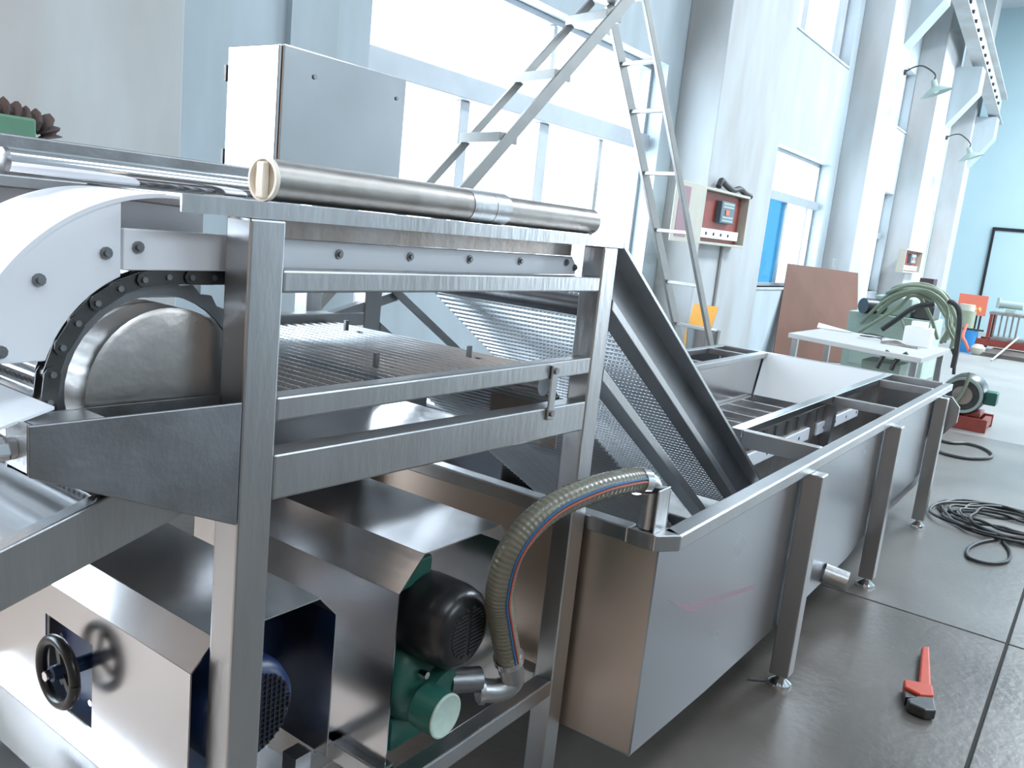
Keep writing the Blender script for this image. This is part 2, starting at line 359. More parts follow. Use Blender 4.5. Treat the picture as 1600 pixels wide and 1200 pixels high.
# incline stringers : three sloping bars per side; slope about 32 degrees
def sl(y, y0, z0, s_=-.645): return z0+s_*(y-y0)
def sloped(x0, x1, y0, z0, y1, th, name, m=STEEL, s_=-.645, parent=None):
    z1 = sl(y1, y0, z0, s_)
    return B().prism([(x0, y0, z0), (x0, y1, z1), (x0, y1, z1-th), (x0, y0, z0-th)], (x1-x0, 0, 0)).build(name, m, parent or cv, bev=.002)
sloped(FX, FX-.062, 1.946, 1.638, 3.45, .014, 'stringer_flange', STEEL, -.632)
sloped(FX, FX-.062, 1.925, 1.492, 3.40, .028, 'stringer_flange', STEEL, -.645)
B().prism([(FX-.058, 1.946, 1.623), (FX-.058, 3.44, 1.623-.632*1.494), (FX-.058, 3.40, 1.490-.645*1.475), (FX-.058, 1.927, 1.490)], (-.004, 0, 0)).build('stringer_web', DARKST, cv)
sloped(FX, FX-.062, 1.921, 1.312, 3.10, .034, 'return_stringer', STEEL, -.655)
sloped(FF, FF+.012, 1.94, 1.445, 3.40, .030, 'far_stringer', STEEL, -.62)
sloped(FF, FF-.03, 1.921, 1.312, 3.10, .034, 'return_stringer', STEEL, -.655)
B().bar((FF-.02, 1.60, 1.30), (FF-.02, 2.02, 1.40), .03, .03).build('brace', STEEL, cv)
B().bar((FF-.03, 1.86, 1.15), (FF-.03, 2.65, .55), .03, .04).build('brace', STEEL, cv)
# white wear plate, hood and straight guide strip
CY, CZ, RO, RI = .72, 1.355, .287, .186
def arc(r, a0, a1, n): return [(CY+r*math.cos(math.radians(a0+(a1-a0)*i/n)), CZ+r*math.sin(math.radians(a0+(a1-a0)*i/n))) for i in range(n+1)]
outer = [p for p in arc(RO, 105.5, 168.5, 26)]; inner = arc(RI, 162, 114, 20)
sp = B().prism([(-1.125, a, b) for a, b in outer+inner], (-.010, 0, 0)).build('side_plate', POLY, cv, bev=.002, label='white plastic curved side plate')
hb = [at(x_, y_, 'x', -1.125) for x_, y_ in ((165, 395), (60, 437), (0, 550))]
def boltat(p, par): return B().lathe(p, (1, 0, 0), [(0, .0085), (.004, .0085), (.004, .005), (.008, .0045), (.008, 0)], 10).build('bolt', DARKST, par, smooth=False)
for p in hb: boltat(p, sp)
st = [(CY+.0, CZ+RO+.004)]
hd = B(); op = [(.79, CZ+RO+.002)]+arc(RO+.002, 90, 170, 30); ip = arc(RO-.004, 170, 90, 30)+[(.79, CZ+RO-.004)]
hd.prism([(-1.124, a, b) for a, b in op+ip], (-.205, 0, 0)).build('hood', POLY, cv, smooth=True, label='white curved wear strip round the head of the conveyor')
gs = B().prism([(-1.124, .647, 1.534), (-1.124, 1.845, 1.546), (-1.124, 1.845, 1.570), (-1.124, 1.822, 1.590), (-1.124, .647, 1.592)], (-.011, 0, 0)).build('guide_strip', POLY, cv, bev=.002, label='white plastic guide strip with bolts')
for x_, y_ in ((215, 386), (529, 397), (640, 401), (733, 405), (812, 408), (884, 410), (897, 418)):
    boltat(at(x_, y_, 'x', -1.124), gs)
# head drum, shaft, sprocket
dm = B().lathe((-1.118, CY, CZ), (-1, 0, 0), [(0, 0), (0, .118), (.004, .126), (.06, .126), (.062, .120), (.070, .120), (.072, .126), (.10, .126), (.10, 0)], 48).build('head_drum', DRUM, cv, smooth=True)
B().cyl((-1.218, CY, CZ), (FF, CY, CZ), .10, n=40).build('roller_shell', DARKST, dm, smooth=True)
PR = .170
spk = B(); NT = 28; pts = []
for i in range(NT*2): rr = PR-.005 if i % 2 else PR-.013; t = 2*PI*i/(NT*2); pts.append((-1.150, CY+rr*math.cos(t), CZ+rr*math.sin(t)))
pts += [pts[0]]+[(-1.150, CY+.141*math.cos(2*PI*i/40), CZ+.141*math.sin(2*PI*i/40)) for i in range(0, -41, -1)]
spk.prism(pts, (-.008, 0, 0)).build('sprocket', DARKST, cv)
# drive chain: links follow the sprocket then run straight along the guide
PITCH = 2*PI*PR/NT
def chain_pt(s_):
    q = PR*PI/2   # s=0 on top of the sprocket
    if s_ <= 0:
        a = PI/2 - s_/PR; return V((0, CY+PR*math.cos(a), CZ+PR*math.sin(a)))
    return V((0, CY+s_, CZ+PR-.004*s_))
lk = B()
lk.prism([(0, PITCH*.5*c_+ (.011*math.cos(a)), .011*math.sin(a)) for c_, rg in ((1, range(-90, 91, 45)), (-1, range(90, 271, 45))) for a in [math.radians(q) for q in rg]], (.0025, 0, 0))
chn = thing('drive_chain', (0, 0, 0), '', '', kind='x')
del chn['kind']; chn.parent = cv; chn.location = -OFF[cv.name]+V((0, 0, 0)); OFF[chn.name] = V((0, 0, 0))
l0 = None; r0_ = None
for i in range(-15, 31):
    a = chain_pt(i*PITCH); b = chain_pt((i+1)*PITCH); m_ = (a+b)/2; ang = math.atan2(b.z-a.z, b.y-a.y)
    if b.y > 1.78: break
    xo = -1.132 if i % 2 else -1.136
    if l0 is None: l0 = part_at(lk, 'chain_link', CHAINM, chn, (xo, m_.y, m_.z), (ang, 0, 0)); l0b = copy_part(l0, chn, (xo-.022, m_.y, m_.z), (ang, 0, 0))
    else:
        copy_part(l0, chn, (xo, m_.y, m_.z), (ang, 0, 0)); copy_part(l0, chn, (xo-.022, m_.y, m_.z), (ang, 0, 0))
    if r0_ is None: r0_ = part_at(B().cyl((.004, 0, 0), (-.034, 0, 0), .0045, n=8).cyl((0, 0, 0), (-.026, 0, 0), .0075, n=10), 'chain_roller', DARKST, chn, (-1.130, a.y, a.z))
    else: copy_part(r0_, chn, (-1.130, a.y, a.z))
# woven wire belt : rows across the belt, each its own piece
BX0, BX1 = -1.168, -1.84
def belt_row():
    m = B(); L_ = BX0-BX1
    m.prism([(0, -.0085, -.001), (0, -.0055, .005), (0, -.001, .005), (0, .002, -.001), (0, -.001, -.006), (0, -.0055, -.006)], (-L_, 0, 0))
    off = .0085; n_ = 90
    for k in range(n_):
        x0 = -L_*k/n_; x1 = -L_*(k+1)/n_; s1 = 1 if k % 2 else -1
        a = V((x0, off-s1*.0028, -s1*.002)); b = V((x1, off+s1*.0028, s1*.002))
        A_ = [m.bm.verts.new(a+o) for o in (V((0, .0014, .0014)), V((0, -.0014, .0014)), V((0, 0, -.0018)))]; C_ = [m.bm.verts.new(b+o) for o in (V((0, .0014, .0014)), V((0, -.0014, .0014)), V((0, 0, -.0018)))]
        for i in range(3): m.bm.faces.new((A_[i], A_[(i+1) % 3], C_[(i+1) % 3], C_[i]))
    m.tube([(-L_*t/40, .0165, -.002) for t in range(41)], .0016, 4)
    return m
belt = thing('conveyor_belt', (0, 0, 0), '', '', kind='x'); del belt['kind']; belt.parent = cv; belt.location = -OFF[cv.name]; OFF[belt.name] = V((0, 0, 0))
belt['label'] = 'woven stainless wire mesh belt'
path = []
RB = PR-.002
path += [(1.985, CZ+RB-.012+.0)]
path += [(1.90, CZ+RB-.006), (CY, CZ+RB)]
path += arc(RB, 90, 255, 40)[1:]
path += [(CY+.10, CZ-.135), (CY+.22, 1.318), (1.72, 1.318), (1.76, 1.30), (1.90, 1.215)]
up_ = [(3.42, sl(3.42, 1.985, CZ+RB-.012)), (1.985, CZ+RB-.012)]
lowr = [(1.90, 1.215), (3.05, 1.215-.648*1.15)]
def rows(poly, pitch):
    segs = [((V((0, a[0], a[1]))), V((0, b[0], b[1]))) for a, b in zip(poly, poly[1:])]
    out = []; carry = 0
    for a, b in segs:
        L_ = (b-a).length; t = carry
        while t < L_: out.append((a.lerp(b, t/L_), math.atan2(b.z-a.z, b.y-a.y))); t += pitch
        carry = t-L_
    return out
allr = rows(up_+path, .0300)+rows(lowr, .0300)
br = None
for p, a in allr[:298]:
    if br is None: br = part_at(belt_row(), 'belt_row', BELT, belt, (BX0, p.y, p.z), (a, 0, 0))
    else: copy_part(br, belt, (BX0, p.y, p.z), (a, 0, 0))
for yy, zz in ((1.74, 1.272), (1.95, 1.46)):
    B().cyl((FF, yy, zz), (FXI-.002, yy, zz), .028).build('return_roller', DARKST, cv, smooth=True)
# small flights standing on the return belt
B().box(-1.84, -1.50, .87, 2.0, 1.056, 1.06).build('drip_tray', SHEET, cv)
for x_, y_ in ((733, 550), (588, 562), (541, 509)):
    p = at(x_, y_, 'z', 1.335); B().box(p.x-.004, p.x+.004, p.y-.006, p.y+.006, 1.32, 1.35).build('flight_pin', DARKST, cv)
# bearing bracket
bk = B().prism([(FX, .486, 1.282), (FX, .799, 1.145), (FX, .799, 1.344), (FX, .486, 1.349)], (-.004, 0, 0)).build('bearing_bracket', DARKST, cv, bev=.003, label='tapered grey take-up bracket')
B().prism([(FXI, .486, 1.282), (FXI, .799, 1.145), (FXI, .799, 1.344), (FXI, .486, 1.349)], (.004, 0, 0)).build('back_plate', DARKST, bk)
B().box(FXI+.004, FX-.004, .486, .492, 1.284, 1.3485).build('end_plate', STEEL, bk)
B().prism([(FXI+.004, .494, 1.3455), (FXI+.004, .585, 1.3440), (FX-.004, .585, 1.3440), (FX-.004, .494, 1.3455)], (0, 0, .003)).build('top_plate', STEEL, bk)
B().prism([(FXI+.004, .486, 1.284), (FX-.004, .486, 1.284), (FX-.004, .799, 1.149), (FXI+.004, .799, 1.149)], (0, 0, .003)).build('bottom_plate', STEEL, bk)
HEX((-1.088, .486, 1.312), (0, -1, 0), .015, .028).build('adjusting_bolt', CHROME, bk, bev=.001)
B().cyl((-1.088, .492, 1.312), (-1.088, .70, 1.312), .008).build('adjusting_screw', DARKST, bk)
# weld plate and far side closing sheet of the head
B().box(FF+.02, FF+.06, .30, 1.42, 1.665, 1.725).build('far_cover_beam', DARKST, cv, bev=.004)
B().box(FF+.03, FF+.036, .30, 1.25, 1.40, 1.665).build('far_side_sheet', SHEET, cv)
lp = at(85, 640, 'y', .53); lp2 = at(0, 600, 'y', .53)
B().prism([(lp.x, .53, lp.z), (-1.80, .53, lp.z), (-1.80, .46, lp.z-.02), (lp.x, .46, lp.z-.02)], (0, 0, .004)).build('lip_plate', POLY, cv, label='steel lip plate under the head drum, whitened as if lit')  # steel lip coloured white, its lit top put into the colour
# discharge chute running down towards the left
ct = B().prism([(-1.12, -.30, .930), (-1.12, .79, 1.257), (-1.12, .79, 1.165), (-1.12, -.30, .855)], (-.030, 0, 0)).build('chute', STEEL, cv, bev=.003, label='discharge chute sloping down to the left')
B().prism([(-1.15, -.30, .925), (-1.85, -.30, .925), (-1.85, .79, 1.250), (-1.15, .79, 1.250)], (0, 0, -.004)).build('chute_floor', SHEET, ct)
B().prism([(-1.85, -.30, .990), (-1.85, .79, 1.317), (-1.85, .79, 1.165), (-1.85, -.30, .855)], (-.004, 0, 0)).build('chute_side', SHEET, ct)
HEX((-1.135, .66, 1.165), (0, .2, -1), .009, .02).build('bolt', DARKST, ct)
# drip sheets under the return belt and plates in the throat
B().box(-1.845, -1.84, .866, 1.87, .95, 1.29).build('far_drip_sheet', SHEET, cv)
B().prism([(-1.44, 1.97, 1.05), (-1.20, 1.97, 1.05), (-1.20, 1.97, 1.195), (-1.44, 1.97, 1.180)], (0, .004, 0)).build('throat_plate', RAW, cv, label='ragged-topped plate with a pinkish reflection coloured in')  # brown-pink reflection put into the steel colour
B().box(-1.95, -1.68, 2.28, 2.30, .98, 1.05).build('throat_plate', CHROME, cv)

# ================================================================== WASH TANK
tk = thing('wash_tank', (-1.6, 4.1, 0), 'long stainless steel wash tank on legs with railed side channels', 'tank')
ZR, TX0, TX1, TY0, TY1 = .91, -2.46, -.80, 1.93, 6.35
def rail(a, b, name='rim_rail', m=STEEL, par=None, w_=.052, h=.04): return B().bar(a, b, w_, h).build(name, m, par or tk, bev=.004)
zc = ZR-.02
B().box(-.852, -.800, 1.985, TY1, ZR-.045, ZR).build('rim_rail', STEEL, tk, bev=.005)
B().prism([(-.925, TY0, ZR-.045), (-.885, TY0+.052, ZR-.045), (-.852, TY0+.09, ZR-.045), (-.800, TY0+.06, ZR-.045), (-.845, TY0, ZR-.045)][::-1], (0, 0, .045)).build('rim_corner', STEEL, tk, bev=.003)
B().box(TX0, -.925, TY0, TY0+.05, ZR-.045, ZR).build('rim_rail', STEEL, tk, bev=.005)
B().box(TX0, TX0+.05, TY0+.05, TY1-.05, ZR-.045, ZR).build('rim_rail', STEEL, tk, bev=.005)
B().box(TX0, -.852, TY1-.05, TY1, ZR-.045, ZR).build('rim_rail', STEEL, tk, bev=.005)
B().box(-1.225, -1.175, 3.42, TY1-.05, ZR-.035, ZR+.004).build('channel_rail', SHEET, tk, bev=.004)
B().box(-2.12, -2.06, 3.2, TY1-.05, ZR-.035, ZR+.004).build('channel_rail', STEEL, tk, bev=.004)
for y_ in (3.44, 4.83, 5.92):
    B().box(-1.174, -.853, y_-.02, y_+.02, ZR-.075 if y_ < 4 else ZR-.05, ZR-.001).build('cross_bar', STEEL, tk, bev=.003)
for y_ in (4.2, 5.2, 6.0):
    B().box(TX0+.051, -2.121, y_-.02, y_+.02, ZR-.045, ZR-.001).build('cross_bar', STEEL, tk, bev=.003)
# outer panels
ZB = .27
B().prism([(-.835, TY0+.012, ZR-.045), (-.835, TY0+.012, .282), (-.835, 2.45, .255), (-.835, 3.3, .235), (-.835, 4.2, .235), (-.835, 5.0, .335), (-.835, 6.3, .345), (-.835, 6.3, ZR-.045)], (-.006, 0, 0)).build('side_panel', TANKM, tk)
sm = [at(x_, y_, 'x', -.834) for x_, y_ in ((1042, 936), (1060, 944), (1085, 944), (1140, 926), (1180, 914), (1178, 920), (1110, 942), (1082, 957), (1062, 950))]
B().prism([(-.8345, p.y, p.z) for p in sm], (.0008, 0, 0)).build('marker_smear', MARKR, tk, label='faint pink marker smear')
B().prism([(-.841, TY0+.012, ZR-.045), (-.841, TY0+.012, .282), (-1.10, TY0+.012, .272), (-2.42, TY0+.012, .27), (-2.42, TY0+.012, ZR-.045)], (0, .006, 0)).build('end_panel', ENDM, tk)
B().box(-2.44, -2.434, TY0+.02, 6.3, ZB, ZR-.045).build('side_panel', TANKM, tk)
B().box(-2.43, -.842, 6.294, 6.30, .34, ZR-.045).build('end_panel', TANKM, tk)
B().box(-2.43, -.842, TY0+.02, 6.29, .27, .276).build('tank_floor', TANKM, tk)
# inner walls and bath
B().box(-1.215, -1.209, 3.44, 6.29, .28, ZR-.035).build('inner_wall', RAW, tk)
B().box(-2.095, -2.089, 3.0, 6.29, .28, ZR-.035).build('inner_wall', SHEET, tk)
B().prism([(-2.08, 6.28, ZR), (-1.226, 6.28, ZR), (-1.226, 6.16, .60), (-2.08, 6.16, .60)], (0, .004, 0)).build('end_slide', SLIDEW, tk, label='white sloping end sheet')
B().box(-2.08, -1.226, 3.3, 6.2, .50, .506).build('bath_floor', SHEET, tk)
B().box(-2.085, -2.05, 3.5, 6.1, .56, .60).build('slat_rail', SHEET, tk)
B().box(-1.265, -1.23, 3.5, 6.1, .56, .60).build('slat_rail', SHEET, tk)
sl0 = part_at(B().box(-.79, 0, -.016, .016, -.04, 0), 'slat', SHEET, tk, (-1.262, 3.7, .60), bev=.002)
for k in range(1, 9): copy_part(sl0, tk, (-1.262, 3.7+k*.27, .60))
# white bolted wear strips on the channel wall
for (y0, y1) in ((3.50, 4.52), (4.66, 5.55)):
    ws = B().box(-1.2085, -1.196, y0, y1, .70, .765).build('wear_strip', POLY, tk, bev=.003, label='white plastic wear strip with bolt holes')
    k = y0+.12
    while k < y1: B().cyl((-1.196, k, .733), (-1.1935, k, .733), .009, n=10).build('bolt', DARKST, ws); k += .24
B().box(-1.2085, -1.16, 4.80, 4.87, .30, ZR-.05).build('channel_post', STEEL, tk)
for k in range(7):
    B().box(-1.2085, -1.20, 3.62+k*.17, 3.66+k*.17, .78, .85).build('reflection_bar', DARKST, tk)  # dark bars stand in for upright reflections on the channel wall
# legs
for x_, x2 in ((-.828, -.755), (-2.52, -2.447)):
    for y_ in (3.18, 4.55, 5.93):
        lg = B().box(x_, x2, y_-.04, y_+.035, .05, ZR-.046).build('leg', STEEL, tk, bev=.004)
        B().lathe(((x_+x2)/2, y_, 0), (0, 0, 1), [(0, .001), (0, .046), (.012, .044), (.03, .02), (.035, .014), (.06, .014)], 16).build('foot', CHROME, lg, smooth=True)
B().prism([(-.828, 6.05, .55), (-.828, 6.05, .86), (-.755, 6.05, .86), (-.70, 6.05, .80), (-.70, 6.05, .70), (-.755, 6.05, .62)], (0, .03, 0)).build('end_gusset', STEEL, tk)
dp = at(1313, 912, 'x', -.76)
B().pipe((-.834, dp.y, .275), (-.735, dp.y+.015, .262), .045, .036).build('drain_pipe', STEEL, tk, smooth=True)
# ================================================================== MOTOR COVERS
def cover(name, y0, y1, zt, z0, ch_, chz, x1, label, hole=None):
    c = thing(name, ((x1-1.12)/2, (y0+y1)/2, z0), label, 'machine cover'); X = -1.12
    prof = [(y0, zt-chz), (y0+ch_, zt), (y1-ch_, zt), (y1, zt-chz)]
    def sheet(a, b, nm, m=SHEET): return solid(B().quad((X, a[0], a[1]), (x1, a[0], a[1]), (x1, b[0], b[1]), (X, b[0], b[1])).build(nm, m, c), .003)
    if hole:
        ha, hb_, hz0, hz1 = hole; f = B(); yy = y0
        f.quad((X, yy, z0), (ha, yy, z0), (ha, yy, zt-chz), (X, yy, zt-chz)); f.quad((hb_, yy, z0), (x1, yy, z0), (x1, yy, zt-chz), (hb_, yy, zt-chz))
        f.quad((ha, yy, z0), (hb_, yy, z0), (hb_, yy, hz0), (ha, yy, hz0)); f.quad((ha, yy, hz1), (hb_, yy, hz1), (hb_, yy, zt-chz), (ha, yy, zt-chz))
        solid(f.build('front_panel', SHEET, c), .003)
    else: sheet((y0, z0), prof[0], 'front_panel')
    sheet(prof[0], prof[1], 'front_chamfer'); sheet(prof[1], prof[2], 'top_panel'); sheet(prof[2], prof[3], 'rear_chamfer'); sheet(prof[3], (y1, z0), 'rear_panel')
    return c
c1 = cover('gear_motor_cover', .775, 1.095, .918, .56, .045, .047, -1.95, 'folded stainless cover with a handwheel cut-out, nearest the camera', hole=(-1.425, -1.602, .627, .803))
solid(B().quad((-1.12, .773, .56), (-1.95, .773, .56), (-1.95, .70, .545), (-1.12, .70, .545)).build('bottom_flange', SHEET, c1), .003)
B().box(-1.95, -1.115, .70, 1.12, .45, .475).build('base_plate', STEEL, c1, bev=.003)
for x_ in (-1.90, -1.20): B().box(x_, x_+.04, 1.05, 1.09, .4755, .556).build('support', STEEL, c1)
c2 = cover('pump_cover', 1.275, 1.70, .928, .450, .072, .072, -1.85, 'folded stainless cover over the green pump, beside the hose')
# ================================================================== BLUE GEAR MOTOR + HANDWHEEL
gm = thing('gear_motor', (-1.35, .93, .4755), 'dark blue gear motor with black handwheel under the nearest cover', 'motor')
my, mz = .907, .737
B().lathe((-1.28, my, mz), (1, 0, 0), [(0, 0), (0, .09), (.005, .1), (.13, .1), (.152, .092), (.162, .075), (.162, 0)], 32).build('fan_cowl', BLUEP, gm, smooth=True)
gr = B()
for k in range(-7, 8):
    h = math.sqrt(max(.0, .077**2-(k*.0108)**2)); gr.box(-1.121, -1.114, my+k*.0108-.0016, my+k*.0108+.0016, mz-h, mz+h); gr.box(-1.121, -1.115, my-h, my+h, mz+k*.0108-.0016, mz+k*.0108+.0016)
gr.build('fan_grille', BLACK, gm)
fins = B(); fins.cyl((-1.52, my, mz), (-1.28, my, mz), .066, n=28)
for k in range(24):
    a = 2*PI*k/24; c_ = V((0, math.cos(a), math.sin(a))); fins.bar(V((-1.51, my, mz))+c_*.070, V((-1.285, my, mz))+c_*.070, .004, .018, c_)
fins.build('motor_body', BLUEP, gm)
B().box(-1.66, -1.42, .86, 1.03, .60, .80).build('gearbox', BLUEP, gm, bev=.012)
B().box(-1.50, -1.30, .86, .96, .476, .70).build('motor_foot', BLUEP, gm, bev=.006)
B().box(-1.65, -1.40, .80, .859, .59, .84).build('adjuster_housing', BLUEP, gm, bev=.01)
for dx, dz in ((-.06, .05), (.05, .05), (-.06, -.05), (.05, -.05)): HEX((-1.52+dx, .80, .705+dz), (0, -1, 0), .007, .006).build('bolt', CHROME, gm)
hw = thing('handwheel', (-1.55, .735, .692), '', '', kind='x'); del hw['kind']; hw.parent = gm; hw.location = OFF[hw.name]-OFF[gm.name]; hw['label'] = 'black handwheel with bright hub nut'
hc = at(90, 1050, 'y', .73); R_ = .062
B().tube([hc+V((R_*math.cos(2*PI*i/36), 0, R_*math.sin(2*PI*i/36))) for i in range(37)], .0105, 10, cap=False).build('wheel_rim', BLACK, hw, smooth=True)
for k in range(3):
    a = 2*PI*k/3-.5; B().bar(hc+V((.012*math.cos(a), .006, .012*math.sin(a))), hc+V((R_*math.cos(a), 0, R_*math.sin(a))), .013, .006, (0, 1, 0)).build('spoke', BLACK, hw)
B().cyl(hc+V((0, -.012, 0)), hc+V((0, .07, 0)), .015).build('hub', BLUEP, hw, smooth=True)
HEX(hc+V((0, -.012, 0)), (0, -1, 0), .010, .012).build('hub_nut', CHROME, hw)
# ================================================================== GREEN PUMP
gp = thing('water_pump', (-1.25, 1.45, .45), 'green cast pump with black motor fan cowl and pale round end disc', 'pump')
py_, pz_ = 1.412, .755
B().lathe((-1.175, py_, pz_), (1, 0, 0), [(0, 0), (0, .094), (.01, .098), (.09, .098), (.125, .092), (.142, .078), (.146, .062), (.146, 0)], 40).build('fan_cowl', BLACK, gp, smooth=True)
vs = B()
for k in range(-6, 7):
    z = k*.0092; h = math.sqrt(max(0, .058**2-z*z))
    vs.box(-1.030, -1.0265, py_-h, py_-.006, pz_+z-.0022, pz_+z+.0022).box(-1.030, -1.0265, py_+.006, py_+h, pz_+z-.0022, pz_+z+.0022)
vs.build('vent_louvres', RUBBER, gp)
fb = B(); fb.cyl((-1.50, py_, pz_), (-1.176, py_, pz_), .082, n=32)
for k in range(30):
    a = 2*PI*k/30; c_ = V((0, math.cos(a), math.sin(a))); fb.bar(V((-1.49, py_, pz_))+c_*.086, V((-1.18, py_, pz_))+c_*.086, .004, .018, c_)
fb.build('motor_body', GREENP, gp)
B().box(-1.40, -1.16, py_-.095, py_+.015, pz_+.075, pz_+.140).build('terminal_box', GREENP, gp, bev=.008)
B().lathe((-1.24, 1.40, .60), (1, 0, 0), [(0, 0), (0, .10), (.09, .105), (.12, .09), (.14, .05), (.17, .046), (.17, 0)], 30).build('volute', GREENP, gp, smooth=True)
B().lathe((-1.085, 1.335, .592), (1, 0, 0), [(0, 0), (0, .040), (.01, .050), (.07, .050), (.07, 0)], 32).build('inlet_flange', GREENP, gp, smooth=True)
dc = B().lathe((-1.014, 1.335, .592), (1, 0, 0), [(0, 0), (0, .050), (.004, .050), (.005, .046), (.004, .044), (.004, 0)], 36).build('end_disc', CAPW, gp, smooth=True, label='pale green-white round end disc')
B().box(-1.20, -1.12, 1.43, 1.54, .60, .70).build('outlet_block', GREENP, gp, bev=.01)
B().box(-1.40, -1.14, 1.31, 1.50, .451, .53).build('pump_foot', GREENP, gp, bev=.008)
HEX((-1.10, 1.345, .655), (1, 0, 0), .009, .02).build('bolt', CHROME, gp)
B().cyl((-1.09, 1.44, .60), (-1.05, 1.505, .595), .030, n=20).build('outlet_nipple', DARKST, gp, smooth=True)
# ================================================================== SUCTION HOSE
hp = [at(795, 1030, 'x', -1.0), at(784, 970, 'x', -.995), at(780, 925, 'x', -.985), at(800, 858, 'x', -.965), at(852, 800, 'x', -.94), at(925, 765, 'x', -.915), at(985, 751, 'x', -.90), at(1005, 752, 'x', -.893)]
HP = smoothpath(hp, 40); nH = len(HP)
ho = thing('suction_hose', (-1.0, 1.55, .56), 'ribbed olive hose with blue and red stripes curving from pump to tank corner', 'hose')
B().tube(HP, .031, 20, rf=lambda i: .0305+(.0011 if i % 4 < 2 else 0)).build('hose_body', HOSEM, ho, smooth=True)
SG = 1
def stripe(th, m, lab):
    pts = []
    for i, p in enumerate(HP):
        d = (HP[min(i+1, nH-1)]-HP[max(i-1, 0)]).normalized(); side = V((1, 0, 0)); side = (side-d*side.dot(d)).normalized(); inn = d.cross(side)
        if inn.z > 0 and i > nH*.5: inn = inn
        pts.append(p+(side*math.cos(th)+inn*math.sin(th))*.0318)
    B().tube(pts, .0028, 6).build('stripe', m, ho, label=lab)
stripe(-.34, BLUES, 'blue stripe'); stripe(-.10, REDS, 'red stripe')
e0 = HP[0]; dn = (HP[0]-HP[2]).normalized()
B().pipe(e0-dn*.012, e0+dn*.004, .0365, .030).build('hose_clamp', CHROME, ho, smooth=True)
B().cyl(e0, e0+dn*.055, .030, n=24).build('hose_tail', STEEL, ho, smooth=True)
q0 = e0+dn*.055; q3 = V((-1.052, 1.505, q0.z-.035))
el = smoothpath([q0-dn*.01, q0+dn*.018, q0+V((-.008, -.006, -.034)), (q0+q3)/2+V((0, 0, -.022)), q3], 6)
B().tube(el, .028, 18).build('elbow', STEEL, ho, smooth=True)
B().pipe(q3+V((.010, .010, 0)), q3+V((.002, .001, 0)), .034, .026).build('elbow_collar', STEEL, ho, smooth=True)
f0 = HP[-1]; fd = (HP[-1]-HP[-3]).normalized(); lowp = at(1013, 812, 'x', -.885)
B().pipe(f0-fd*.03, f0+fd*.002, .0355, .030).build('hose_clamp', CHROME, ho, smooth=True)
tp = smoothpath([f0, f0+fd*.02, f0+fd*.045+V((0, 0, -.008)), V((f0.x+.005, f0.y+fd.y*.055, f0.z-.045)), V((f0.x+.005, f0.y+fd.y*.055, .912))], 7)
B().tube(tp, .026, 18).build('elbow', STEEL, ho, smooth=True)
bxx, byy = f0.x+.005, f0.y+fd.y*.055
B().box(bxx+.03, bxx+.035, byy-.035, byy+.035, .910, f0.z-.02).build('bracket_plate', STEEL, ho, bev=.002)
B().box(bxx-.04, bxx+.035, byy+.036, byy+.041, .910, f0.z-.03).build('bracket_plate', STEEL, ho, bev=.002)
# ================================================================== LOOSE TUBES ON TOP
t1 = thing('capped_steel_tube', (-1.10, 1.15, 1.648), 'dull steel tube with a closed cap and a pale sleeve end, on the top rail', 'tube')
tz = 1.648+.0335
B().pipe((-1.10, .862, tz), (-1.10, 1.345, tz), .0325, .029, 28).build('tube_body', PIPEST, t1, smooth=True)
B().pipe((-1.10, 1.345, tz), (-1.10, 1.472, tz), .0335, .0305, 28).build('sleeve', STEEL, t1, smooth=True)
B().pipe((-1.10, 1.42, tz), (-1.10, 1.426, tz), .0342, .0306, 28).build('weld_bead', STEEL, t1, smooth=True)
cp = B().lathe((-1.10, .862, tz), (0, -1, 0), [(0, .030), (0, .0345), (.008, .0345), (.008, .030), (.002, .029), (.002, 0)], 28).build('end_cap', CAPM, t1, smooth=True)
B().box(-1.108, -1.088, .848, .859, tz-.030, tz+.026).build('cap_bar', CAPM, t1, bev=.003)
t2 = thing('short_steel_tube', (-1.172, 1.7, 1.648), 'short dull steel tube lying behind the open sleeve end on the top rail', 'tube')
B().pipe((-1.170, 1.42, tz), (-1.170, 1.965, tz), .0325, .029, 28).build('tube_body', PIPEST, t2, smooth=True)
t3 = thing('polished_steel_tube', (-1.31, .85, 1.648), 'mirror polished thin tube lying along the far left of the conveyor top', 'tube')
B().pipe((-1.33, .585, 1.668), (-1.33, 1.50, 1.668), .019, .016, 24).build('tube_body', CHROME, t3, smooth=True)
B().lathe((-1.33, .585, 1.668), (0, -1, 0), [(0, .0195), (.006, .018), (.010, .010), (.010, 0)], 20).build('rounded_end', DARKST, t3, smooth=True)
# ================================================================== CONTROL CABINET
cc = thing('control_cabinet', (-2.03, 1.78, 0), 'stainless electrical cabinet on a post behind the conveyor top', 'cabinet')
B().box(-2.15, -1.93, 1.55, 2.03, 1.70, 2.065).build('cabinet_body', SHEET, cc, bev=.004)
B().box(-2.155, -1.935, 1.538, 1.549, 1.70, 2.062).build('cabinet_door', SHEET, cc, bev=.003, label='lit cabinet door with hinges')
for z in (1.99, 1.76): B().box(-2.166, -2.156, 1.534, 1.553, z-.022, z+.022).build('hinge', CHAINM, cc)
B().cyl((-1.93, 1.66, 2.0), (-1.926, 1.66, 2.0), .007, n=10).build('screw', DARKST, cc)
B().cyl((-1.93, 1.99, 2.0), (-1.926, 1.99, 2.0), .006, n=10).build('screw', DARKST, cc)
B().box(-2.07, -2.01, 1.75, 1.81, 0, 1.70).build('post', STEEL, cc, bev=.004)
B().box(-2.14, -1.94, 1.68, 1.88, 0, .008).build('base_plate', STEEL, cc)

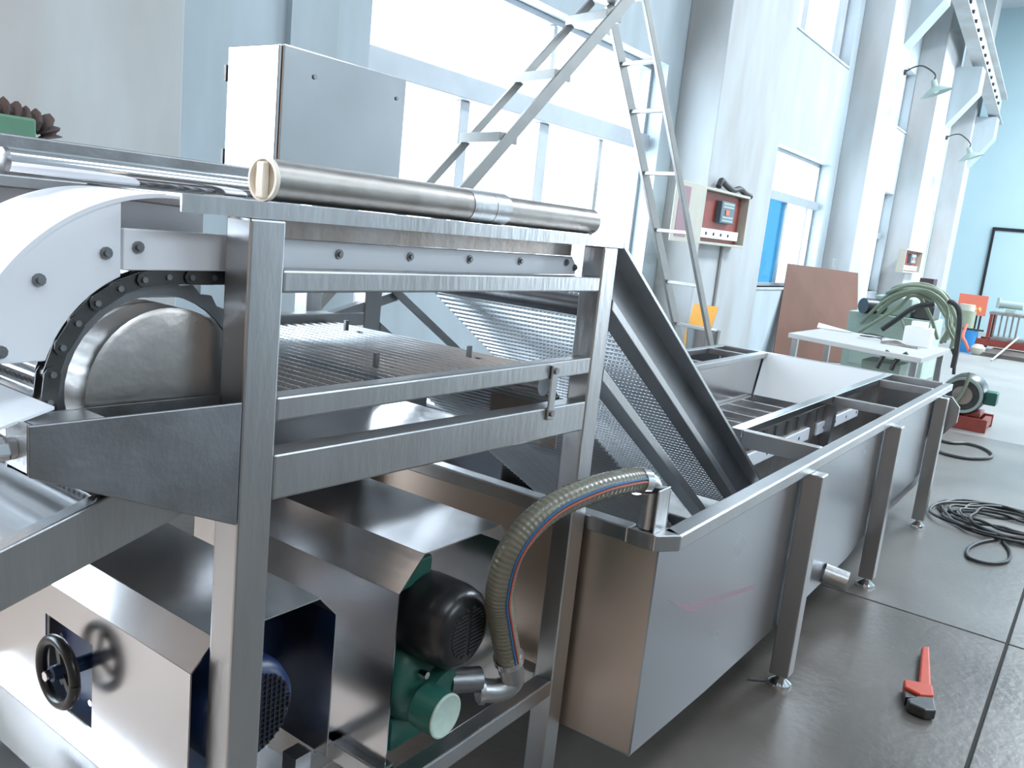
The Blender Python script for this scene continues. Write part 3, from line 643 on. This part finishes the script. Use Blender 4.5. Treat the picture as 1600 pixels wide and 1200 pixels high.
# ================================================================== BACKGROUND THINGS
# step ladder
LT = CAM+ray(990, -10)*6.0; th_ = math.radians(15); sv = V((math.sin(th_), math.cos(th_), 0)); wv = V((-math.cos(th_), math.sin(th_), 0))
ld = thing('step_ladder', (LT.x, LT.y, 0), 'tall aluminium step ladder standing open in front of the big window', 'ladder')
def onpl(x, y, P0, n):
    d = ray(x, y); return CAM+d*((P0-CAM).dot(n)/d.dot(n))
nn = sv.cross(V((0, 0, 1)))
fr = onpl(735, 285, LT, nn); fdv = (fr-LT); FFt = LT+fdv*((LT.z-.02)/(LT.z-fr.z))
rr = onpl(1103, 518, LT, nn); rdv = rr-LT; RFt = LT+rdv*((LT.z-.02)/(LT.z-rr.z))
top = LT
def rl(a, b, nm, thin=False): return B().bar(a, b, .03, (.055 if thin else .08), wv.cross((V(b)-V(a)).normalized())).build(nm, ALU, ld, bev=.003)
Wt, Wb = .42, .50
rl(top, FFt, 'front_rail'); rl(top+wv*Wt, FFt+wv*Wb, 'front_rail', True)
rl(top+V((0, 0, 0))+sv*.12, RFt, 'rear_rail', True); rl(top+wv*(Wt-.06)+sv*.12, RFt+wv*(Wb-.14), 'rear_rail')
def ptx(a, b, t): return a+(b-a)*t
def tfor(pa_, pb_, ypx):
    lo, hi = 0., 1.
    for _ in range(40):
        m = (lo+hi)/2; p = ptx(pa_, pb_, m)-CAM; yy_ = 600-FPX*p.dot(up)/p.dot(fw)
        if yy_ < ypx: lo = m
        else: hi = m
    return lo
for yp in (25, 118, 216, 318, 425):
    t = tfor(top, FFt, yp); a = ptx(top, FFt, t); b = ptx(top+wv*Wt, FFt+wv*Wb, t)
    B().bar(a, b, .15, .065, (0, 0, 1)).build('tread', ALU, ld, bev=.003)
for yp in (95, 172, 272, 364, 447, 515):
    t = tfor(top+sv*.12, RFt, yp); a = ptx(top+sv*.12, RFt, t); b = ptx(top+wv*(Wt-.06)+sv*.12, RFt+wv*(Wb-.14), t)
    B().bar(a, b, .05, .03, (0, 0, 1)).build('rung', ALU, ld, bev=.003)
B().bar(top+V((0, 0, .03))+sv*.04, top+wv*Wt+V((0, 0, .03))+sv*.04, .28, .05).build('top_cap', ALU, ld, bev=.004)
# wall distribution boxes
def distbox(name, tl, rgt, bot, label, x=PX, door=True):
    a = at(*tl, 'x', x+.15); b = at(*rgt, 'x', x+.15); c = at(*bot, 'x', x+.15); y0, y1, z1, z0 = a.y, b.y, (a.z+b.z)/2, c.z
    d = thing(name, (x+.1, (y0+y1)/2, z0), label, 'switch box'); t = .03
    B().box(x, x+.02, y0, y1, z0, z1).build('back_panel', CREAM, d)
    for (p, q, r_, s_) in ((y0, y1, z0, z0+t), (y0, y1, z1-t, z1), (y0, y0+t, z0+t, z1-t), (y1-t, y1, z0+t, z1-t)):
        B().box(x+.0205, x+.15, p, q, r_, s_).build('side', CREAM, d, bev=.004)
    B().box(x+.021, x+.05, y0+t+.01, y1-t-.01, z0+t+.01, z1-t-.01).build('mounting_board', REDP, d, label='dark red mounting board')
    ym = y0+(y1-y0)*.58; zm = z0+(z1-z0)*.62; hw_ = (y1-y0)*.15; hh = (z1-z0)*.2
    bk_ = B().box(x+.05, x+.12, ym-hw_, ym+hw_, zm-hh, zm+hh).build('breaker', BREAK, d, bev=.008)
    B().box(x+.121, x+.13, ym-hw_*.4, ym+hw_*.1, zm-.03, zm+.03).build('toggle', SIGNO, bk_)
    for k in (-.75, -.45, .5, .78): B().box(x+.121, x+.124, ym-hw_*.8, ym+hw_*.8, zm+hh*k-.012, zm+hh*k+.012).build('terminal_strip', LAMPM, bk_)
    zt_ = z0+(z1-z0)*.2
    tb = B().box(x+.05, x+.09, y0+t+.04, y1-t-.05, zt_-.05, zt_+.055).build('terminal_block', WHITE, d, bev=.004)
    for k in range(4): B().cyl((x+.091, y0+.3+k*(y1-y0)*.16, zt_), (x+.098, y0+.3+k*(y1-y0)*.16, zt_), .018, n=8).build('screw', GRIME, tb)
    if door:
        dr_ = B().box(x+.15, x+.165, y0-.56*(y1-y0), y0, z0, z1).build('door', CREAM, d, bev=.003)
        B().box(x+.166, x+.168, y0-.5*(y1-y0), y0-.3*(y1-y0), z0+.05, z1-.05).build('door_print', PINKP, dr_)
    return d, (y0, y1, z0, z1)
e1, ex = distbox('distribution_box', (1103, 296), (1174, 303), (1160, 388), 'open cream switch box with red board on the column by the big window')
e2, ex2 = distbox('distribution_box', (1417, 390), (1443, 392), (1440, 428), 'small far switch box on the wall column above the hose pile', door=False)
y0, y1, z0, z1 = ex
cbp = smoothpath([(PX+.08, y0+.5, z1+.036), (PX+.08, y0+.56, z1+.11), (PX+.08, y0+.68, z1+.08), (PX+.09, y0+.9, z1+.036), (PX+.08, y0+1.15, z1+.07), (PX+.08, y1-.05, z1+.04), (PX+.10, y1+.12, z1+.01)], 6)
tag(B().tube(cbp, .035, 8).build('cable_bundle', RUBBER, smooth=True), 'black rubber cable bundle lying on the near switch box', 'cable')
cdt = B().cyl((PX+.02, (y0+y1)/2+.35, 0), (PX+.02, (y0+y1)/2+.35, z0-.002), .022, n=10).build('cable_conduit', PAINTP, smooth=True); tag(cdt, 'thin whitewashed conduit running down below the near switch box', 'conduit')
# gooseneck wall lamps
def lamp(name, a, tip, x, label):
    A_ = at(*a, 'x', PX); T_ = at(*tip, 'x', x); d = thing(name, A_, label, 'wall lamp', 'gooseneck lamps on the wall columns')
    mid = (A_+T_)/2+V((0, 0, .18))
    B().tube(smoothpath([A_, A_.lerp(mid, .6)+V((0, 0, .03)), mid+V((.05, 0, 0)), T_+V((0, 0, .12)), T_], 6), .014, 8).build('arm', CHAINM, d, smooth=True)
    B().cyl(A_, A_+V((.04, 0, 0)), .05, n=12).build('wall_bracket', CHAINM, d)
    dv = V((.35, .1, -.9)).normalized()
    B().lathe(T_, dv, [(-.02, 0), (-.02, .05), (.10, .06), (.13, .12), (.22, .27), (.225, .275), (.215, .262), (.12, .10), (.10, 0)], 24).build('shade', LAMPM, d, smooth=True)
    B().lathe(T_+dv*.12, dv, [(0, .03), (.04, .05), (.08, .04), (.095, 0)], 14).build('bulb', WHITE, d, smooth=True)
lamp('wall_lamp', (1413, 113), (1459, 127), -3.45, 'green-grey shaded gooseneck lamp nearer the camera, under the first corbel')
lamp('wall_lamp', (1478, 215), (1514, 232), -3.4, 'green-grey shaded gooseneck lamp farther away, under the last corbel')
# workbench
wbn = thing('work_bench', (-2.2, 9.7, 0), 'pale topped steel work bench beyond the tank end', 'table')
c_ = [at(1232, 520, 'z', .82), at(1440, 560, 'z', .82), at(1485, 545, 'z', .82), at(1292, 512, 'z', .82)]
B().prism([p for p in c_], (0, 0, -.05)).build('table_top', TABLEM, wbn, bev=.004)
cen = sum(c_, V((0, 0, 0)))/4
for p in c_:
    q = p.lerp(cen, .10); B().box(q.x-.03, q.x+.03, q.y-.03, q.y+.03, 0, .769).build('leg', STEEL, wbn, bev=.003)
m1, m2 = c_[0].lerp(cen, .12), c_[1].lerp(cen, .12)
B().bar((m1.x+.04, m1.y, .22), (m2.x-.04, m2.y, .22), .04, .04).build('stretcher', STEEL, wbn)
def onb(x, y, z=.822): return at(x, y, 'z', z)
p = onb(1432, 540)
bx = B().prism([p+V((-.13, -.12, 0)), p+V((.14, -.10, 0)), p+V((.13, .12, 0)), p+V((-.13, .12, 0))], (0, 0, .20)).build('carton', WHITE); tag(bx, 'white paper carton at the right end of the bench', 'box')
bx2 = B().box(p.x-.08, p.x+.07, p.y-.06, p.y+.08, 1.024, 1.085).build('paper_pad', WHITE); tag(bx2, 'crumpled white paper on top of the carton', 'paper')
p = onb(1305, 516); tag(B().prism([p+V((-.2, -.06, .002)), p+V((.22, -.04, .002)), p+V((.15, .06, .002)), p+V((-.22, .05, .05))], (0, 0, .008)).build('paper_sheet', WHITE), 'curled white paper sheet on the left end of the bench', 'paper')
p = onb(1400, 540)
for k in range(6):
    tag(B().tube(smoothpath([p+V((-.16, k*.02, .012)), p+V((-.03, .03+k*.02, .018+.004*k)), p+V((.08, k*.018, .012)), p+V((.22, -.03+k*.025, .012))], 5), .007, 6).build('welding_rod', RAW, smooth=True), 'thin rusty rod in the small bundle on the bench', 'rod', 'rusty rods bundled on the bench')
p = onb(1362, 530); tag(B().tube(smoothpath([p+V((.1*math.cos(a*.9)*(1+.3*math.sin(a*2)), .12*math.sin(a*.9), .01+.004*a)) for a in range(13)], 4), .006, 6).build('wire_coil', RUBBER, smooth=True), 'loose dark wire coil on the bench', 'wire')
# plywood boards
pf0, pf1 = at(1213, 549, 'z', 0), at(1337, 560, 'z', 0); pf0 = V((-4.30, 13.5, 0)); pf1 = pf0+(V((-3.38, 14.55, 0))-pf0)
def lean(name, bl, brr, tlp, trp, th, m, lab, cat, plane_n=None):
    nrm = (brr-bl).cross(tlp-bl).normalized()*th
    o = B().prism([bl, brr, trp, tlp], nrm).build(name, m, bev=.002); return tag(o, lab, cat)
def ptd(x, y, dep): return CAM+ray(x, y)*dep
dA = (pf0-CAM).dot(fw); dB = (pf1-CAM).dot(fw)
tl_ = ptd(1230, 412, dA+.35); tr_ = ptd(1340, 427, dB+.35); bl_ = ptd(1206, 560, dA); br_ = ptd(1338, 568, dB)
bl_.z = .0; br_.z = .0
lean('plywood_sheet', bl_, br_, tl_, tr_, .018, PLY, 'large brown plywood sheet leaning behind the bench', 'board')
a, b = at(1345, 472, 'y', 15.6), at(1366, 468, 'y', 15.6)
lean('plywood_offcut', V((a.x, 15.45, 0)), V((b.x, 15.55, 0)), a, b, .018, PLYE, 'narrow pale plywood offcut leaning right of the large brown sheet', 'board')
a = at(1305, 404, 'y', 15.2); tag(B().bar((a.x, 15.0, 0), (a.x, 15.2, a.z), .05, .05).build('timber_post', RAW), 'thin dark post poking up behind the plywood sheet', 'post')
# yellow board and bucket by the ladder
a = at(1085, 475, 'y', 9.05); b = at(1123, 480, 'y', 9.05); z0 = at(1080, 540, 'y', 9.05).z
lean('yellow_board', V((a.x-.02, 8.75, .0)), V((b.x-.06, 8.75, .0)), a, b, .015, YELB, 'orange-yellow board leaning on the wall behind the ladder foot', 'board')
p = at(1097, 535, 'y', 8.3)
tag(B().lathe((p.x, 8.3, 0), (0, 0, 1), [(0, 0), (0, .13), (p.z+.13, .17), (p.z+.14, .175), (p.z+.13, .165), (.02, .125), (.02, 0)], 28).build('metal_bucket', SHEET, smooth=True), 'shiny metal bin standing at the ladder foot', 'bucket')
# hose pile machine
HM = V((-2.55, 13.3, 0))
hm = thing('hydraulic_power_unit', HM, 'pale green machine cabinet buried under the hose pile', 'machine')
B().box(-3.15, -2.05, 12.9, 13.9, .08, .95).build('cabinet_body', PALEG, hm, bev=.01)
B().box(-2.85, -2.35, 13.0, 13.6, .951, 1.22).build('upper_housing', PALEG, hm, bev=.02)
B().box(-2.30, -2.05, 13.0, 13.5, .951, 1.15).build('valve_block', CHAINM, hm, bev=.02)
B().box(-3.05, -2.15, 12.885, 12.899, .2, .8).build('cabinet_door', PALEG, hm, bev=.004)
for k in range(4): B().box(-3.1+.33*k, -3.02+.33*k, 12.95, 13.8, 0, .079).build('skid', RAW, hm)
B().cyl((-2.95, 12.8, 1.05), (-2.65, 13.2, 1.05), .11, n=18).build('motor', CHAINM, hm, smooth=True)
hosepx = [[(1345, 505), (1370, 480), (1410, 452), (1450, 450), (1480, 462), (1492, 500), (1480, 530)], [(1362, 500), (1395, 470), (1430, 460), (1452, 490), (1465, 530)],
          [(1375, 478), (1385, 462), (1430, 450), (1470, 458), (1488, 490), (1482, 525)], [(1390, 462), (1400, 448), (1445, 444), (1475, 462), (1486, 500), (1476, 535)],
          [(1380, 470), (1420, 457), (1455, 463), (1475, 490), (1490, 520), (1486, 545)], [(1340, 520), (1375, 498), (1405, 480), (1425, 462), (1460, 470)], [(1404, 492), (1412, 510), (1416, 535)],
          [(1377, 468), (1400, 455), (1432, 452), (1462, 456), (1486, 475)], [(1372, 486), (1400, 464), (1440, 456), (1470, 472), (1484, 505), (1470, 536)],
          [(1376, 474), (1406, 458), (1448, 455), (1478, 478), (1480, 510), (1489, 530)], [(1385, 458), (1420, 446), (1460, 452), (1480, 470), (1495, 505), (1493, 540)]]
for k, hl in enumerate(hosepx):
    pts = [at(x_, y_, 'y', 12.75-.035*k+(.1 if i in (0, len(hl)-1) else 0)) for i, (x_, y_) in enumerate(hl)]
    tag(B().tube(smoothpath(pts, 8), .024 if k != 6 else .016, 8).build('hydraulic_hose', HOSEG, smooth=True), 'dusty green hose in the arching pile over the machine', 'hose', 'green hoses heaped over the machine')
CL = ['thick black cable rising to the right among the green hoses', 'black cable hanging down at the right side of the hose pile', 'black cable end dangling under the bench, left one', 'black cable end dangling under the bench, right one', 'short black cable hanging beside the right bench leg']
for k, hl in enumerate([[(1378, 515), (1400, 500), (1430, 480), (1460, 475)], [(1482, 470), (1495, 478), (1500, 500), (1495, 545), (1489, 575)], [(1388, 548), (1378, 560), (1370, 575)], [(1418, 552), (1402, 562), (1392, 578)], [(1488, 545), (1492, 560), (1490, 585)]]):
    pts = [at(x_, y_, 'y', 12.3 if k not in (2, 3) else 8.9) for x_, y_ in hl]
    tag(B().tube(smoothpath(pts, 6), .035 if k < 2 else .022, 8).build('black_cable', RUBBER, smooth=True), CL[k], 'cable')
a = at(1438, 434, 'y', 16.0); b = at(1457, 449, 'y', 16.0)
tag(B().box(a.x, b.x, 16.0, 16.35, 0, a.z).build('brown_crate', mat('dark_brown_paint', (.05, .025, .03), .6)), 'dark brown crate standing tall behind the hose pile', 'box')
# lidded pale machine under the bench end
pc = at(1380, 590, 'z', .3)
tag(B().box(-2.15, -1.75, 9.7, 10.2, 0, .62).build('storage_cabinet', PALEG, bev=.01), 'pale grey-green cabinet standing under the bench', 'cabinet')
# orange board, blue drum with grey motor
a = at(1500, 458, 'y', 21.5); b = at(1535, 494, 'y', 21.5)
ob = thing('orange_sign_board', ((a.x+b.x)/2, 21.5, 0), 'faded orange board with yellow lettering at the back of the hall', 'sign')
B().box(a.x, b.x+.05, 21.5, 21.53, b.z, a.z).build('board', SIGNO, ob)
zc_ = (a.z+b.z)/2-.12; w2 = (b.x-a.x)
YL = mat('yellow_print', (.9, .65, .2), .6)
for k in range(5): B().prism([(a.x+.06+k*w2*.17, 21.495, zc_+.03+.02*(k % 2)), (a.x+.06+k*w2*.17+w2*.11, 21.495, zc_-.02+.02*(k % 2)), (a.x+.06+k*w2*.17+w2*.13, 21.495, zc_+.06), (a.x+.05+k*w2*.17+w2*.04, 21.495, zc_+.1)], (0, .004, 0)).build('lettering', YL, ob)
B().box(a.x+.05, a.x+.09, 21.535, 21.575, 0, a.z-.05).build('stand_leg', CHAINM, ob)
B().box(b.x-.06, b.x-.02, 21.535, 21.575, 0, a.z-.05).build('stand_leg', CHAINM, ob)
a = at(1495, 514, 'y', 20.4); b = at(1530, 514, 'y', 20.4); cx_ = (a.x+b.x)/2; rr_ = (b.x-a.x)/2
dmb = thing('blue_drum', (cx_, 20.4, 0), 'blue plastic drum with striped cord at the back of the hall', 'drum')
B().lathe((cx_, 20.4, 0), (0, 0, 1), [(0, 0), (0, rr_*.72), (a.z, rr_), (a.z+.02, rr_*1.03), (a.z+.02, rr_*.9), (.05, rr_*.6), (.05, 0)], 24).build('drum_body', BLUET, dmb, smooth=True)
B().tube(smoothpath([(cx_+.0, 20.1, a.z+.15), (cx_-.02, 20.02, a.z-.1), (cx_+.05, 20.05, a.z*.5), (cx_+.14, 20.1, .05)], 6), .03, 6).build('cord', SIGNO, dmb, smooth=True)
B().box(cx_-rr_*.9, cx_+rr_*1.5, 20.25, 20.32, a.z+.022, a.z+.06).build('carrying_bar', CHAINM, dmb)
p = at(1507, 503, 'y', 20.4)
mt = thing('drum_motor', (p.x, 20.4, a.z+.06), 'grey flanged motor sitting on the blue drum', 'motor')
B().cyl((p.x, 20.4, a.z+.061), (p.x, 20.4, a.z+.42), .19, n=20).build('motor_body', HOSEG, mt, smooth=True)
B().cyl((p.x, 20.4, a.z+.421), (p.x, 20.4, a.z+.55), .15, n=20).build('motor_cap', CREAM, mt, smooth=True)
# steel rack with vice at the far right
a = at(1549, 486, 'y', 21.8); rz = a.z
rk = thing('steel_rack', (a.x+1.2, 21.8, 0), 'rusty steel frame table with loose bars at the far right', 'rack')
B().box(a.x, a.x+2.6, 21.5, 22.3, rz-.06, rz).build('table_top', RAW, rk)
for x_ in (a.x+.02, a.x+2.5):
    for yy in (21.52, 22.22): B().box(x_, x_+.06, yy, yy+.06, .081, rz-.061).build('leg', REDP, rk)
for k in range(5): B().box(a.x+.12+k*.11, a.x+.155+k*.11, 21.6, 21.64, .35, rz-.061).build('hanging_bar', RAW, rk)
B().box(a.x-.15, a.x+2.6, 21.45, 21.53, .12, .26).build('lower_rail', REDP, rk)
B().box(a.x-.15, a.x+2.6, 22.25, 22.33, .12, .26).build('lower_rail', REDP, rk)
for k in range(7):
    tag(B().bar((a.x+.1, 21.6+k*.09, .285), (a.x+2.5, 21.62+k*.09, .285), .05, .05).build('loose_bar', RAW), 'loose steel bar lying on the bottom rails of the rusty rack', 'bar', 'bars on the rack')
vz = at(1583, 470, 'y', 21.8)
vc = thing('bench_vice', (vz.x, 21.8, rz), 'green-grey bench vice on the rusty rack', 'vice')
B().box(vz.x-.10, vz.x+.10, 21.7, 21.9, rz+.001, rz+.08).build('vice_base', LAMPM, vc, bev=.01)
B().cyl((vz.x-.28, 21.8, rz+.18), (vz.x+.22, 21.8, rz+.18), .085, n=14).build('vice_body', LAMPM, vc, smooth=True)
B().box(vz.x-.30, vz.x-.24, 21.7, 21.9, rz+.09, rz+.32).build('jaw', LAMPM, vc, bev=.008)
B().cyl((vz.x-.2, 21.8, rz+.081), (vz.x-.2, 21.8, rz+.1), .05).build('swivel', LAMPM, vc)
a = at(1525, 556, 'z', .0); b = at(1600, 567, 'z', 0)
tag(B().box(a.x+.1, a.x+3.4, a.y+.2, a.y+2.0, 0, .08).build('low_platform', CONC), 'low concrete plinth under the rusty rack', 'plinth')
a = at(1529, 540, 'y', 20.1); tag(B().lathe((a.x, 20.1, 0), (0, 0, 1), [(0, 0), (0, .08), (.05, .13), (.15, .14), (.22, .08), (.23, 0)], 16).build('clay_pot', CREAM, smooth=True), 'small round beige pot beside the blue drum', 'pot')
tag(B().bar(at(1549, 563, 'z', .02), at(1592, 527, 'z', .42), .025, .025).build('leaning_rod', PAINTP), 'thin pale rod slanting from the floor to the rusty rack', 'rod')
# round motor machine on red sled
sA = at(1475, 640, 'z', .12); sB_ = at(1548, 655, 'z', .12)
sx0, sx1, sy = sA.x-.1, sB_.x, sB_.y-.2
mm = thing('motor_sled', ((sx0+sx1)/2, sy+.2, 0), 'black round motor machine on a rusty red skid beyond the tank', 'machine')
B().box(sx0, sx1, sy-.12, sy-.06, .0, .14).build('skid_beam', REDP, mm, bev=.004)
B().box(sx0, sx1, sy+.42, sy+.48, .0, .14).build('skid_beam', REDP, mm, bev=.004)
for k in range(3): B().box(sx0+.03+k*(sx1-sx0-.1)/2, sx0+.09+k*(sx1-sx0-.1)/2, sy-.059, sy+.419, .03, .12).build('skid_cross_beam', REDP, mm)
mcx = at(1508, 612, 'y', sy+.1).x; mcz = at(1508, 615, 'y', sy+.1).z
B().lathe((mcx, sy-.05, mcz), (0, 1, 0), [(0, .10), (0, .20), (.03, .215), (.36, .215), (.39, .17), (.39, 0)], 30).build('motor_ring', CHAINM, mm, smooth=True)
B().pipe((mcx, sy-.075, mcz), (mcx, sy-.051, mcz), .195, .165, 30).build('face_ring', LAMPM, mm, smooth=True)
B().cyl((mcx, sy-.09, mcz), (mcx, sy+.0, mcz), .10, n=18).build('hub', RAW, mm, smooth=True)
B().box(mcx-.20, mcx+.20, sy-.02, sy+.36, .141, mcz-.17).build('saddle', REDP, mm, bev=.01)
B().box(mcx+.19, mcx+.32, sy+.0, sy+.2, mcz-.07, mcz+.07).build('terminal_box', GREENP, mm, bev=.01)
B().tube(smoothpath([at(x_, y_, 'y', sy-.15) for x_, y_ in ((1515, 582), (1508, 605), (1495, 625), (1482, 632))], 6), .018, 8).build('cable', HOSEG, mm, smooth=True)
# floor cables
def cable(pts, r, label, m=RUBBER, name='floor_cable', grp=None): return tag(B().tube(smoothpath([at(x_, y_, 'z', r+.001) for x_, y_ in pts], 8), r, 8).build(name, m, smooth=True), label, 'cable', grp)
cable([(1462, 686), (1485, 692), (1510, 693), (1535, 700), (1550, 710), (1542, 716), (1510, 716), (1480, 710), (1460, 703)], .014, 'black cable loop on the floor beside the tank leg farthest away')
cc_ = at(1572, 822, 'z', 0); pts = []
for i in range(150):
    a = i*.33; rx = .30+.10*math.sin(i*.217)+.04*math.sin(i*.91); pts.append((cc_.x+rx*1.15*math.cos(a)+.06*math.sin(i*.1), cc_.y+rx*1.1*math.sin(a)+.05*math.cos(i*.13), .012+.022*(i/150)+.006*math.sin(i*1.7)))
tag(B().tube(smoothpath(pts, 3), .010, 6).build('cable_coil', RUBBER, smooth=True), 'tangled black cable coil on the floor at the right edge', 'cable')
cable([(1560, 842), (1530, 848), (1512, 858), (1515, 872), (1545, 880), (1573, 877), (1578, 862), (1566, 845)], .010, 'single loose black cable loop lying in front of the cable coil')
# pipe wrench on the floor
wc_ = thing('pipe_wrench', at(1443, 1075, 'z', 0), 'orange-red pipe wrench lying on the floor right of the tank', 'wrench')
def wz(x_, y_, z=.03): return at(x_, y_, 'z', z)
a0, a1, b0_, b1_ = wz(1440, 1012), wz(1452, 1012), wz(1434, 1078), wz(1455, 1078)
B().prism([a0-V((0, 0, .022)), a1-V((0, 0, .022)), b1_-V((0, 0, .022)), b0_-V((0, 0, .022))], (0, 0, .03)).build('handle', ORANGE, wc_, bev=.008)
B().prism([p-V((0, 0, .024)) for p in (wz(1411, 1068), wz(1434, 1072), wz(1456, 1078), wz(1458, 1094), wz(1436, 1092), wz(1412, 1080))], (0, 0, .045)).build('head_housing', ORANGE, wc_, bev=.006)
B().prism([p-V((0, 0, .024)) for p in (wz(1432, 1092.5), wz(1458, 1094.5), wz(1462, 1116), wz(1445, 1115), wz(1420, 1104), wz(1416, 1096))], (0, 0, .04)).build('hook_jaw', CHAINM, wc_, bev=.006)
B().prism([p-V((0, 0, .026)) for p in (wz(1412, 1081), wz(1431, 1086), wz(1430, 1092), wz(1414, 1092))], (0, 0, .035)).build('adjusting_nut', CHAINM, wc_, bev=.003)
rd = B().bar(wz(1170, 1060, .006), wz(1213, 1064, .006), .008, .006).build('welding_rod', STEEL); tag(rd, 'thin bright rod on the floor left of the nearest tank foot', 'rod')
# green machine part at the left wall
a = at(0, 178, 'x', -3.4); b = at(58, 186, 'x', -3.4); z_ = at(60, 214, 'x', -3.4).z
gb = thing('green_machine', (-3.65, b.y-.4, 0), 'green painted machine with a dark cloth on top by the left column', 'machine')
B().box(-3.9, -3.4, b.y-.9, b.y, z_-.10, b.z).build('head', GREENB, gb, bev=.01)
B().box(-3.8, -3.5, b.y-.6, b.y-.15, 0, z_-.101).build('pedestal', GREENB, gb, bev=.01)
tag(B().tube(smoothpath([at(x_, y_, 'x', -3.55) for x_, y_ in ((-20, 168), (0, 171), (18, 176), (34, 184), (52, 189), (68, 194), (74, 204), (77, 216))], 5), .045, 8, rf=lambda i: .04+.012*math.sin(i*1.3)).build('dark_cloth', BROWNC, smooth=True), 'crumpled dark cloth hanging over the green machine', 'cloth')
